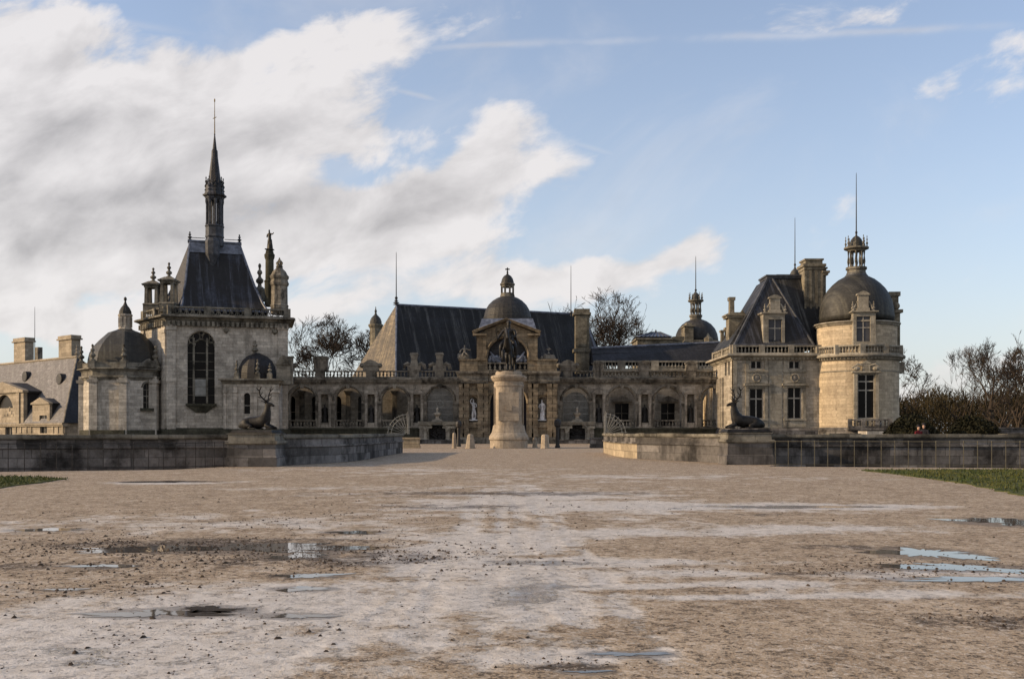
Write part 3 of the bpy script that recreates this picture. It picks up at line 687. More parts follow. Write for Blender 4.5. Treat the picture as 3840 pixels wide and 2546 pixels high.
def stag(label, loc, s, flip, yaw):
    """reclining stag on a bronze plate; local +x is where the head lies"""
    t = thing('stag_statue', label, 'statue', loc)
    M = Matrix.Translation(loc) @ Matrix.Rotation(yaw, 4, 'Z') @ Matrix.Diagonal((s * flip, s, s, 1))
    M2 = Matrix.Translation(loc) @ Matrix.Rotation(yaw, 4, 'Z') @ Matrix.Diagonal((s, s, s, 1))
    f = flip; k = Sk()
    def q(x, y, z): return (x * f, y * f, z)
    B = .2
    h = k.p(q(-.6, 0, B + .34), (.37, .43))
    k.chain([(q(-.86, 0, B + .25), (.27, .31)), (q(-1.04, .02, B + .08), (.06, .07))], h)
    a = k.chain([(q(-.26, 0, B + .36), (.37, .42)), (q(.08, 0, B + .38), (.36, .43)), (q(.4, 0, B + .44), (.32, .44))], h)
    n = k.chain([(q(.55, 0, B + .66), (.22, .33)), (q(.6, 0, B + .92), (.16, .23)), (q(.6, 0, B + 1.14), (.12, .16))], a)
    hd = k.p(q(.63, 0, B + 1.3), (.125, .14), n)
    k.chain([(q(.76, -.01, B + 1.26), (.09, .105)), (q(.93, -.02, B + 1.18), (.062, .07)), (q(.99, -.02, B + 1.16), (.04, .042))], hd)
    k.chain([(q(.47, -.14, B + 1.38), (.045, .02)), (q(.34, -.24, B + 1.42), (.02, .012))], hd); k.chain([(q(.47, .14, B + 1.38), (.045, .02)), (q(.36, .24, B + 1.43), (.02, .012))], hd)
    for sy in (-1, 1):                                   # folded legs
        k.chain([(q(.52, sy * .2, B + .2), (.1, .12)), (q(.82, sy * .23, B + .12), (.07, .07)), (q(1.0, sy * .22, B + .06), (.055, .05)), (q(.8, sy * .27, B + .045), (.045, .04)), (q(.62, sy * .3, B + .045), (.04, .04))], a)
        k.chain([(q(-.4, sy * .3, B + .18), (.16, .17)), (q(-.08, sy * .36, B + .14), (.1, .11)), (q(-.28, sy * .4, B + .06), (.06, .055)), (q(-.02, sy * .42, B + .045), (.045, .04)), (q(.16, sy * .42, B + .04), (.045, .035))], h)
    k.build('body', 'stag_bronze', t, 1, h, M2)
    an = MB(M2)
    for sy in (-1, 1):
        bp = [(.58, .05, 1.38), (.5, .24, 1.5), (.42, .44, 1.68), (.44, .56, 1.92), (.52, .52, 2.14)]
        an.tube([q(x, y * sy, B + z) for x, y, z in bp], [.042, .038, .034, .028, .014], 6)
        for st, en in (((.55, .1, 1.42), (.74, .16, 1.56)), ((.5, .24, 1.5), (.68, .3, 1.68)), ((.42, .44, 1.68), (.6, .5, 1.86)), ((.44, .56, 1.92), (.34, .7, 2.08)), ((.44, .56, 1.92), (.6, .62, 2.1)), ((.46, .34, 1.58), (.36, .54, 1.62))):
            m_ = [(a_ + b_) / 2 for a_, b_ in zip(st, en)]; m_[2] -= .03
            an.tube([q(x, y * sy, B + z) for x, y, z in (st, m_, en)], [.03, .024, .008], 5)
    an.build('antlers', 'stag_bronze', t)
    pl = MB(M2); pl.frus((0, 0), 0, .06, 1.17, .62, 1.17, .62); pl.frus((0, 0), .06, .17, 1.12, .58, 1.06, .5); pl.build('plate', 'stag_bronze', t)
stag('dark bronze stag lying with its head and antlers to the right, before the domed annex', SPL, .94, 1, R(-14))
stag('dark bronze stag lying with its head and antlers to the left, before the mullioned windows', SPR, .98, -1, R(6))
# fences along the forecourt edge
def fence(label, pts, n_per, hgt, mat):
    t = thing('iron_fence', label, 'fence', (*pts[0], 0)); rail = MB()
    for a, b, n in n_per:
        A, Bv = Vector(pts[a]), Vector(pts[b])
        rail.tube([(*A, hgt), (*Bv, hgt)], .018, 6); rail.tube([(*A, .1), (*Bv, .1)], .01, 4)
        for i in range(n):
            p = A + (Bv - A) * (i + .5) / n; m = MB(); m.bx(p.x - .013, p.x + .013, p.y - .013, p.y + .013, -.05, hgt - .01)
            m.lathe((p.x, p.y), [(.026, hgt - .03), (.03, hgt), (.01, hgt + .045)], 6); m.build('post', mat, t)
    rail.build('rail', mat, t)
fence('dark iron railing along the gravel edge at left, in front of the moat wall', [(-32, 36.0), (-20.7, 40.25), (-14.6, 42.6), (-13.0, 45.6)], [(0, 1, 22), (1, 2, 11), (2, 3, 6)], 1.13, 'iron')
fence('pale thin iron railing along the lawn at right, in front of the moat wall', [(12.0, 46.5), (22.9, 44.25), (34, 41.8)], [(0, 1, 19), (1, 2, 19)], 1.17, 'iron_pale')
# spiked fan grilles on the wall ends
def fan(label, loc, sgn, r):
    t = thing('fan_grille', label, 'grille', loc); m = MB(); x0, y0, z0 = loc; s = MB()
    for rr in (r, r * .83):
        m.tube([(x0 + sgn * rr * math.cos(a), y0, z0 + rr * math.sin(a)) for a in [R(2 + 88 * i / 14) for i in range(15)]], .016, 5)
    for i in range(8):
        a = R(4 + 84 * i / 7); c, sn = math.cos(a) * sgn, math.sin(a)
        s.tube([(x0 + c * .12, y0, z0 + sn * .12), (x0 + c * r, y0, z0 + sn * r)], .011, 4)
        s.tube([(x0 + c * r, y0, z0 + sn * r), (x0 + c * r * 1.09, y0 - .06, z0 + sn * r * 1.09)], [.016, .003], 4)
        s.tube([(x0 + c * r, y0, z0 + sn * r), (x0 + c * r * 1.05, y0 + .12, z0 + sn * r * 1.05)], [.014, .003], 4)
    for k in range(3):
        s.tube([(x0 - sgn * .06 * k, y0, z0), (x0 - sgn * (.02 + .05 * k), y0, z0 + r * (1.15 - .12 * k))], [.02, .008], 4)
    m.build('hoop', 'grey_iron', t); s.build('spikes', 'grey_iron', t)
fan('spiked iron fan grille on the end of the left curved wall', (px(1528, 72), 72, 1.46), -1, 1.42)
fan('spiked iron fan grille on the end of the right curved wall', (px(2272, 72), 72, 1.5), 1, 1.42)
# stone bollards before the pedestal
def bollard(label, cx, D, w, h, tp=.78, rot=.3):
    t = MB(Matrix.Translation((cx, D, 0)) @ Matrix.Rotation(rot, 4, 'Z'))
    t.lathe((0, 0), [(w * .56, -.03), (w * .56, .1), (w * .5, .14), (w * .5 * .97, h * .3), (w * .5 * tp, h * .86), (w * .5 * tp * .86, h * .95), (w * .5 * tp * .5, h)], 8, PI / 8)
    o = t.build('stone_bollard', 'plinth_stone'); tag(o, label, 'bollard', 'stone bollards by the equestrian pedestal'); o['group'] = 'stone bollards by the equestrian pedestal'
bollard('thin tall stone bollard, farthest left of the equestrian pedestal', px(1703, 98), 98, .42, 1.55, .8)
bollard('thick tapering stone bollard just left of the equestrian pedestal', px(1764, 97), 97, .9, 1.42, .66)
bollard('squat small stone bollard just right of the equestrian pedestal', px(2006, 104), 104, .5, 1.05, .85)
bollard('thick stone bollard with a sunlit left side right of the equestrian pedestal', px(2044, 98), 98, .82, 1.38, .92)
def lamp(label, x, D, hb, h):
    t = thing('iron_post', label, 'post', (px(x, D), D, 0)); X = px(x, D)
    m = MB(); m.lathe((X, D), [(.26, -.02), (.26, .2), (.2, .3), (.17, h * .55), (.2, h * .66), (.17, h * .7)], 10); m.build('shaft', 'iron', t)
    m = MB(); m.lathe((X, D), [(.17, h * .7), (.33, h * .76), (.36, h * .86), (.28, h * .95), (.1, h * .99), (.03, h)], 10); m.build('head', 'iron', t)
lamp('dark iron post with bulbous head left of the gate pavilion', 1720, 110, 0, 2.9)
lamp('dark iron post with bulbous head right of the equestrian pedestal', 2091, 100, 0, 2.95)
# one visitor in red behind the right moat wall, with a darker companion
def person(label, X, D, zf, cloth, hgt=1.72, yaw=0.):
    t = thing('person', label, 'person', (X, D, zf)); s = hgt / 1.75; M = Matrix.Translation((X, D, zf)) @ Matrix.Rotation(yaw, 4, 'Z') @ Matrix.Diagonal((s, s, s, 1))
    k = Sk(); pv = k.p((0, 0, .95), (.155, .11))
    ch = k.chain([((0, .0, 1.15), (.15, .105)), ((0, 0, 1.36), (.19, .115)), ((0, 0, 1.47), (.09, .075))], pv)
    for sx in (-1, 1):
        k.chain([((sx * .1, 0, .85), .1), ((sx * .11, -.02, .48), .072), ((sx * .11, .02, .1), .05), ((sx * .12, -.12, .04), .04)], pv)
        k.chain([((sx * .2, 0, 1.4), .065), ((sx * .26, -.01, 1.13), .05), ((sx * .2, -.2, .99), .04), ((sx * .14, -.27, 1.0), .032)], 2)
    k.build('clothing', cloth, t, 1, 0, M)
    hd = Sk(); a = hd.p((0, 0, 1.47), .052); hd.chain([((0, -.01, 1.56), .07), ((0, -.015, 1.66), (.082, .1)), ((0, -.01, 1.74), .055)], a); hd.build('head', 'skin', t, 1, 0, M)
    hr = MB(M); hr.sph((0, .015, 1.71), .1, .115, .095, 10, 6); hr.build('hair', 'dark_cloth', t, True)
person('person in a red jacket standing behind the moat wall by the dark bushes', px(3444, 54), 54, .3, 'red_cloth', 1.66, .4)
person('person in dark clothes standing beside the one in red', px(3464, 55), 55, .3, 'dark_cloth', 1.76, -.5)
sheet('path', [(12.7, 50.3), (80, 47.9), (80, 60), (12.7, 60)], .3, 'gravel', label='gravel walk behind the right moat wall', cat='path', z0=-3.1)
ZB = -3.1                                              # everything of the castle goes down into the moat
def wallface(parent, fr, u0, u1, z0, z1, ops, mat, th=.5, name='wall'):
    mb = fr.mb(); openings(mb, u0, u1, z0, z1, 0, th, ops); return mb.build(name, mat, parent)
def op(fr, x0, x1, y0, y1, ar=False):                  # opening measured on the photo
    xm = (x0 + x1) / 2; a, b = fr.u(x0), fr.u(x1); zt = fr.z(xm, y0)
    return (a, b, fr.z(xm, y1), zt - (b - a) / 2 if ar else zt, ar)
# ------------------------------------------------------------------ chapel
def chapel():
    fr = Fr(px(624, 132), 132, R(14.4)); t = thing('chapel', 'tall pale chapel with steep slate roof, slender spire and big traceried window', 'chapel', (fr.X, fr.Y, 0))
    UB = fr.u(1080)
    A, B = fr.wp(0, 0), fr.wp(UB, 0); C = fr.wp(UB, 9.6); E = (px(531, 138.6), 138.6); Dk = (E[0] - .3, E[1] + 4)
    poly = [A, B, C, Dk, E]
    zw = fr.z(624, 1214)
    big = op(fr, 703, 805, 1243, 1513, True)
    wallface(t, fr, 0, UB, ZB, zw, [big], 'chapel_stone', .7)
    # the other faces of the body
    mb = MB()
    for i in (1, 2, 3, 4):
        p, q = poly[i], poly[(i + 1) % 5]; mb.add([(*p, ZB), (*q, ZB), (*q, zw), (*p, zw)], [[0, 1, 2, 3]])
    mb.build('side_walls', 'chapel_stone', t)
    # pilasters and quoins
    pm = fr.mb()
    pbox(pm, fr, 625, 659, 1216, 1625, -.22, 0); pbox(pm, fr, 1043, 1080, 1216, 1625, -.2, 0)
    pbox(pm, fr, 622, 662, 1222, 1237, -.34, 0); pbox(pm, fr, 1040, 1082, 1222, 1237, -.32, 0)
    pbox(pm, fr, 622, 662, 1410, 1432, -.3, 0)
    d = (Vector(E) - Vector(A)); ang = math.atan2(-d.y, -d.x); g = MB(Matrix.Translation((*E, 0)) @ Matrix.Rotation(ang, 4, 'Z')); L = d.length
    for u in (0.1, L - 1.3): g.bx(u, u + 1.2, -.2, 0, ZB, zw - .2); g.bx(u - .08, u + 1.28, -.3, 0, zw - 1.2, zw - .7)
    pm.v += g.v; pm.f += [[i + len(pm.v) - len(g.v) for i in f] for f in g.f]
    pm.build_each('pilaster', 'chapel_stone', t)
    b = MB(); b.pp(poly, ZB, fr.z(800, 1612), .35, .35); b.pp(poly, fr.z(800, 1612), fr.z(800, 1604), .35, .05); b.build('plinth', 'dark_plinth', t)
    # window tracery
    w = fr.mb(); a, bb, c, zs, _ = big; r = (bb - a) / 2; m = (a + bb) / 2
    for x in (726, 776):
        u = fr.u(x); w.bx(u - .13, u + .13, .3, .5, c, zs + .9)
    for u, rr in ((a + (fr.u(726) - a) / 2, (fr.u(726) - a) / 2), (m, (fr.u(776) - fr.u(726)) / 2), (bb - (bb - fr.u(776)) / 2, (bb - fr.u(776)) / 2)):
        w.tube([(u - rr * math.cos(PI * i / 8), .4, zs - .2 + rr * 1.1 * math.sin(PI * i / 8)) for i in range(9)], .1, 4)
    for u, z, rr in ((m - .62, zs + 1.0, .46), (m + .62, zs + 1.0, .46), (m, zs + 1.62, .3), (m - 1.25, zs + .55, .28), (m + 1.25, zs + .55, .28)):
        w.tube([(u + rr * math.cos(2 * PI * i / 12), .4, z + rr * 1.25 * math.sin(2 * PI * i / 12)) for i in range(13)], .08, 4)
    for k in range(1, 7): z = c + (zs - c) * k / 7; w.bx(a, bb, .42, .46, z - .03, z + .03)
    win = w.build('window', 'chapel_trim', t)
    p = fr.mb(); p.prism(pane_poly(big), .5, .55); p.build('pane', 'glass_dark', win)
    p = fr.mb(); pbox(p, fr, 730, 772, 1422, 1485, .44, .49); p.build('blind', 'blind', win)
    s = fr.mb(); pbox(s, fr, 696, 812, 1513, 1522, -.5, .3); u0, u1 = fr.u(700), fr.u(808); z = fr.z(750, 1522)
    s.add([(u0, -.4, z), (u1, -.4, z), (u1, .1, z), (u0, .1, z), (u0 + 1.2, -.05, z - .95), (u1 - 1.2, -.05, z - .95), (u1 - 1.2, .1, z - .95), (u0 + 1.2, .1, z - .95)], [[0, 1, 2, 3], [4, 7, 6, 5], [0, 4, 5, 1], [1, 5, 6, 2], [2, 6, 7, 3], [3, 7, 4, 0]])
    s.build('window_sill', 'dark_plinth', win)
    o = fr.mb(); o.tube([(m - (r + .14) * math.cos(PI * i / 18), -.02, zs + (r + .14) * math.sin(PI * i / 18)) for i in range(19)], .13, 4); o.build('arch_moulding', 'chapel_stone', win)
    s = fr.mb()
    for x, y in ((848, 1240), (1030, 1244)): s.lathe((fr.u(x), -.06), [(.05, fr.z(x, y + 12)), (.34, fr.z(x, y + 3)), (.36, fr.z(x, y - 6)), (.05, fr.z(x, y - 10))], 8)
    s.build_each('carved_boss', 'chapel_trim', t)
    # cornice, balustrade
    cb = MB(); z0, z1 = fr.z(624, 1202), fr.z(624, 1180); cb.pp(poly, zw - .25, z0, .12, .12); cornice(cb, poly, z0, z1, .95)
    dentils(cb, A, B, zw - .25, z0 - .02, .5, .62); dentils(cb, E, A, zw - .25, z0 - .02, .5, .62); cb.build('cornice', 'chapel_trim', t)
    zb = fr.z(624, 1146); q = MB(); pi_ = offs(poly, -.1)
    for e, ex in ((0, 2), (4, 1)):
        a_, b_ = Vector(pi_[e]), Vector(pi_[(e + 1) % 5]); L = (b_ - a_).length; an = math.atan2(b_.y - a_.y, b_.x - a_.x)
        g = MB(Matrix.Translation((*a_, 0)) @ Matrix.Rotation(an, 4, 'Z')); h = zb - z1; n = int(L / .78)
        g.bx(0, L, 0, .34, z1, z1 + h * .16); g.bx(0, L, -.05, .39, z1 + h * .84, zb)
        for i in range(ex + 2): u = L * i / (ex + 1); g.bx(u - .45, u + .45, -.07, .42, z1 + .002, zb + .06)
        for i in range(n):                            # pierced scrolls
            u = (i + .5) * L / n
            g.tube([(u + .27 * math.cos(k * PI / 4), .17, z1 + h * .5 + h * .33 * math.sin(k * PI / 4)) for k in range(9)], .075, 4); g.bx(u - .44, u - .34, .08, .26, z1 + h * .16, z1 + h * .84)
        q.v += g.v; q.f += [[i + len(q.v) - len(g.v) for i in f] for f in g.f]
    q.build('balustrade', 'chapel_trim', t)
    # roof
    zt, ze = 28.1, zb - .3
    e1, e2, e3 = fr.wp(1.7, 1.5), fr.wp(UB - 2.6, 1.5), (E[0] + 1.8, E[1] + .6)
    T1, T2 = (px(712, 138.5), 138.5), (px(898, 140.6), 140.6)
    T3, T4 = (T2[0] - .3, T2[1] + 1.0), (T1[0] - .3, T1[1] + 1.0)
    k1, k2, k3 = fr.wp(UB - 2.6, 8.6), (Dk[0] + 2, Dk[1] + 1.4), None
    def mid(p, q, f): return (p[0] + (q[0] - p[0]) * f, p[1] + (q[1] - p[1]) * f)
    def ring(f, z, sag): return [(*mid(b_, t_, f + sag), z) for b_, t_ in ((e1, T1), (e2, T2), (k1, T3), (k2, T4), (e3, T1))]
    lv = [(0, ze, 0), (.16, ze + (zt - ze) * .13, .03), (.42, ze + (zt - ze) * .38, .045), (.7, ze + (zt - ze) * .68, .03), (1, zt, 0)]
    rf = MB(); vs = []
    for f, z, sg in lv: vs += ring(f, z, sg)
    fs = [[k * 5 + i, k * 5 + (i + 1) % 5, k * 5 + 5 + (i + 1) % 5, k * 5 + 5 + i] for k in range(4) for i in range(5)] + [[20, 21, 22, 23, 24]]
    rf.add(vs, fs); roof = rf.build('roof', 'slate_blue', t)
    hp = MB()
    for i in (0, 1): hp.tube([vs[k * 5 + i] for k in range(5)], .17, 5)
    hp.tube([vs[i] for i in (4, 0, 1)], .2, 5); hp.build('lead_hips', 'lead', roof)
    bd = MB()                                          # lead band under the ridge
    zq = fr.z(800, 957)
    def at(f): return [(*mid(b_, t_, f), 0) for b_, t_ in ((e1, T1), (e2, T2))]
    f0 = .86; z0_ = ze + (zt - ze) * .845
    p0, p1 = Vector(mid(e1, T1, f0 + .015)), Vector(mid(e2, T2, f0 + .015)); o_ = Vector((fr.s, -fr.c)) * .13
    a_, b_, c_, d_ = p0 + o_, p1 + o_, Vector(T2) + o_, Vector(T1) + o_
    bd.add([(*a_, z0_), (*b_, z0_), (*c_, zt), (*d_, zt), (*(a_ - o_), z0_), (*(b_ - o_), z0_), (*(c_ - o_), zt), (*(d_ - o_), zt)], [[0, 1, 2, 3], [0, 4, 5, 1], [1, 5, 6, 2], [2, 6, 7, 3], [3, 7, 4, 0]])
    bd.pp([T1, T2, T3, T4], zt, zt + .22, .3, .22); bd.build('ridge_band', 'lead', roof)
    cr = MB(); zr = zt + .2
    for i in range(13):
        f = i / 12; x, y = mid(T1, T2, f)
        if i in (0, 12): finial(cr, x, y, zr, fr.z(800, 846) + .2, .3)
        elif abs(f - .5) > .17: finial(cr, x, y, zr, fr.z(800, 880), .15, 6); cr.tube([(x - .35, y - .09, zr + .35), (x + .35, y + .09, zr + .35)], .05, 4)
    cr.build('cresting', 'lead_dark', roof)
    # spire
    sx, sy = px(805, 139.4), 139.4; Z = lambda y: pz(y, 139.4); u_ = 139.4 / F
    st = MB(); sp = 'spire'
    st.lathe((sx, sy), [(34 * u_, Z(925)), (34 * u_, Z(905)), (32 * u_, Z(895)), (35 * u_, Z(890)), (33 * u_, Z(882)), (33 * u_, Z(855)), (36 * u_, Z(850)), (33 * u_, Z(846))], 8, PI / 8)
    spo = st.build(sp, 'lead_dark', t)
    cl = MB()
    for i in range(8):
        a = PI / 8 + i * PI / 4; x, y = sx + 28 * u_ * math.cos(a), sy + 28 * u_ * math.sin(a); cl.lathe((x, y), [(.2, Z(850)), (.2, Z(840)), (.15, Z(835)), (.15, Z(770)), (.24, Z(760)), (.24, Z(750))], 6)
        x, y = sx + 17 * u_ * math.cos(a), sy + 17 * u_ * math.sin(a); cl.lathe((x, y), [(.13, Z(850)), (.13, Z(752))], 5)
    cl.lathe((sx, sy), [(.16, Z(850)), (.16, Z(750))], 6)
    cl.build('columns', 'lead_dark', spo)
    up = MB()
    up.lathe((sx, sy), [(26 * u_, Z(756)), (34 * u_, Z(748)), (36 * u_, Z(742)), (43 * u_, Z(738)), (44 * u_, Z(733)), (37 * u_, Z(730)), (34 * u_, Z(718)), (34 * u_, Z(700)), (27 * u_, Z(695)), (22 * u_, Z(672)), (12 * u_, Z(590)), (11 * u_, Z(566)), (8 * u_, Z(562)), (2.2 * u_, Z(508)), (3 * u_, Z(505)), (1.0 * u_, Z(500))], 8, PI / 8)
    for i in range(8):
        a = PI / 8 + i * PI / 4; finial(up, sx + 31 * u_ * math.cos(a), sy + 31 * u_ * math.sin(a), Z(718), Z(666), .22, 6)
        a += PI / 8; finial(up, sx + 30 * u_ * math.cos(a), sy + 30 * u_ * math.sin(a), Z(700), Z(680), .12, 5)
    up.build('steeple', 'slate_blue', spo)
    rd = MB(); rd.tube([(sx, sy, Z(505)), (sx, sy, Z(440)), (sx, sy, Z(375))], [.085, .06, .035], 5); rd.tube([(sx - .25, sy, Z(446)), (sx + .25, sy, Z(440))], .05, 4); rd.sph((sx, sy, Z(378)), .1, .1, .28, 6, 5); rd.build('weather_vane', 'gilding', spo)
    hd = MB(); hd.lathe((sx, 138.45), [(2 * u_, Z(1025)), (14 * u_, Z(990)), (25 * u_, Z(960)), (27 * u_, Z(912)), (20 * u_, Z(900))], 8, PI / 8)   # octagonal foot of the spire breaking through the slope
    hd.build('spire_foot', 'lead_dark', spo)
    # corner tabernacles and turret
    def tabernacle(cx, cy, y0, y1, y2, y3, hw, n):
        D = cy; u = D / F; z = lambda q: pz(q, D); m_ = MB(); h = hw * u
        m_.frus((cx, cy), z(y0), z(y0 - 30), h * 1.1, h * 1.1, h * 1.1, h * 1.1); m_.frus((cx, cy), z(y0 - 30), z(y0 - 36), h * 1.2, h * 1.2, h * 1.05, h * 1.05)
        for sx_ in (-1, 1):
            for sy_ in (-1, 1): m_.frus((cx + sx_ * h * .72, cy + sy_ * h * .72), z(y0 - 36), z(y1 + 14), h * .24, h * .24, h * .2, h * .2)
        m_.frus((cx, cy), z(y1 + 14), z(y1 + 6), h * .98, h * .98, h * 1.02, h * 1.02); m_.frus((cx, cy), z(y1 + 6), z(y1), h * 1.2, h * 1.2, h * 1.28, h * 1.28)
        m_.frus((cx, cy), z(y1), z(y2), h * 1.2, h * 1.2, h * .5, h * .5)
        finial(m_, cx, cy, z(y2 + 2), z(y3), h * .45); return m_.build('tabernacle', 'chapel_trim', t)
    tabernacle(px(573, 138.2), 138.4, 1176, 1068, 1056, 1004, 26, 0)
    tabernacle(px(634, 134.2), 134.2, 1172, 1052, 1040, 984, 26, 0)
    cx, cy = px(1048, 137.2), 137.2; u = cy / F; z = lambda q: pz(q, cy); m_ = MB()
    m_.lathe((cx, cy), [(33 * u, z(1180)), (33 * u, z(1150)), (35 * u, z(1147)), (31 * u, z(1142)), (30 * u, z(1075)), (34 * u, z(1070)), (36 * u, z(1062)), (33 * u, z(1058)), (31 * u, z(1050)), (35 * u, z(1044)), (36 * u, z(1036)), (30 * u, z(1030)), (24 * u, z(1018)), (13 * u, z(1008)), (12 * u, z(1003))], 8, PI / 8)
    tur = m_.build('turret', 'arcade_trim', t); m_ = MB()
    m_.lathe((cx, cy), [(12 * u, z(1003)), (14 * u, z(1000)), (9 * u, z(996))], 8)
    for i in range(6): a = i * PI / 3; m_.tube([(cx + 8 * u * math.cos(a), cy + 8 * u * math.sin(a), z(996)), (cx + 11 * u * math.cos(a), cy + 11 * u * math.sin(a), z(986)), (cx + 4 * u * math.cos(a), cy + 4 * u * math.sin(a), z(978))], .1, 4)
    finial(m_, cx, cy, z(980), z(966), .22); m_.build('crown_finial', 'chapel_trim', tur)
    m_ = MB(); finial(m_, px(974, 141), 141, pz(1085, 141), pz(988, 141), .55); m_.lathe((px(974, 141), 141), [(.9, pz(1130, 141)), (.9, pz(1085, 141)), (.5, pz(1080, 141))], 8); m_.build('pinnacle', 'chapel_trim', t)
    # column that carries the saint
    X, D = px(1011, 138.6), 138.6; u = D / F; z = lambda q: pz(q, D); m_ = MB()
    m_.lathe((X, D), [(19 * u, z(1150)), (19 * u, z(1060)), (21 * u, z(1055)), (16 * u, z(1050)), (15.5 * u, z(975)), (19 * u, z(966)), (20 * u, z(956)), (16 * u, z(952)), (14 * u, z(942)), (9 * u, z(936))], 12)
    m_.build('statue_column', 'dark_plinth', t)
    return X, D, z(937)
SAINT = chapel()

# ------------------------------------------------------------------ statues of standing figures
def figure(name, label, X, D, zf, h, mat, pose=0, yaw=0., group=None, cat='statue', seed=1, plinth=True):
    t = thing(name, label, cat, (X, D, zf), group); s = h / 1.85
    M = Matrix.Translation((X, D, zf)) @ Matrix.Rotation(yaw, 4, 'Z') @ Matrix.Diagonal((s, s, s, 1)); k = Sk()
    pv = k.p((.03, 0, 1.0), (.165, .13)); ch = k.chain([((.0, .0, 1.22), (.145, .115)), ((-.01, 0, 1.42), (.175, .12)), ((-.01, -.01, 1.53), (.065, .065)), ], pv)
    hd = k.chain([((-.02, -.02, 1.63), (.075, .085)), ((-.02, -.02, 1.74), (.075, .09)), ((-.02, -.01, 1.82), .04)], ch)
    up = len(k.v) - 5
    # robe and legs
    k.chain([((-.07, -.02, .75), (.14, .12)), ((-.1, -.05, .45), (.1, .1)), ((-.1, -.02, .12), (.085, .08)), ((-.12, -.14, .05), .05)], pv)
    k.chain([((.12, .0, .75), (.14, .13)), ((.16, -.07, .45), (.11, .1)), ((.13, .03, .12), (.09, .08)), ((.16, -.1, .05), .05)], pv)
    if pose == 0:
        k.chain([((-.21, 0, 1.42), .07), ((-.29, -.02, 1.2), .055), ((-.2, -.17, 1.1), .045), ((-.08, -.2, 1.14), .035)], up); k.chain([((.2, 0, 1.43), .07), ((.26, .02, 1.2), .055), ((.22, -.05, .98), .045), ((.2, -.08, .88), .035)], up)
    elif pose == 1:
        k.chain([((-.2, 0, 1.44), .07), ((-.3, -.03, 1.6), .055), ((-.2, -.06, 1.8), .045), ((-.08, -.06, 1.86), .035)], up); k.chain([((.2, 0, 1.42), .07), ((.27, -.03, 1.2), .055), ((.15, -.16, 1.12), .045), ((.02, -.17, 1.16), .035)], up)
    else:
        k.chain([((.2, 0, 1.44), .07), ((.31, -.06, 1.36), .06), ((.45, -.14, 1.42), .045), ((.52, -.16, 1.5), .035)], up); k.chain([((-.2, 0, 1.42), .08), ((-.25, -.02, 1.18), .07), ((-.14, -.15, 1.1), .045)], up)
    k.build('body', mat, t, 1, 0, M)
    dr = MB(M); r = random.Random(seed); n = 18; prof = [(.27, .0), (.25, .3), (.21, .6), (.19, .9)] if pose != 1 else [(.2, .0), (.17, .12), (.12, .22)]
    vs = []; fs = []; ph = [r.uniform(0, 6) for _ in range(3)]
    for rr, z in prof:
        for i in range(n):
            a = 2 * PI * i / n; q = rr * (1 + .13 * math.sin(5 * a + ph[0] + z) + .08 * math.sin(9 * a + ph[1])); vs.append((q * math.cos(a) + .02, q * .75 * math.sin(a) + .02, z))
    for kk in range(len(prof) - 1):
        for i in range(n): fs.append([kk * n + i, kk * n + (i + 1) % n, kk * n + n + (i + 1) % n, kk * n + n + i])
    dr.add(vs, fs)
    if pose == 0:                                     # cloak falling from a shoulder
        dr.add([(.2, .1, 1.45), (-.22, .1, 1.45), (-.26, .14, .7), (.3, .14, .5), (.2, .16, 1.45), (-.22, .16, 1.45), (-.3, .2, .7), (.33, .2, .5)], [[0, 1, 2, 3], [4, 7, 6, 5], [0, 3, 7, 4], [1, 5, 6, 2], [3, 2, 6, 7], [0, 4, 5, 1]])
    dr.build('drapery', mat, t, True)
    if plinth: p = MB(); p.bx(X - .36 * s, X + .36 * s, D - .32 * s, D + .32 * s, zf - .02, zf + .06 * s); p.build('base', mat, t)
    return t
figure('saint_statue', 'dark statue of a robed saint on a column beside the chapel roof', *SAINT, pz(860, 138.6) - SAINT[2], 'bronze', 2, -.3, seed=4)

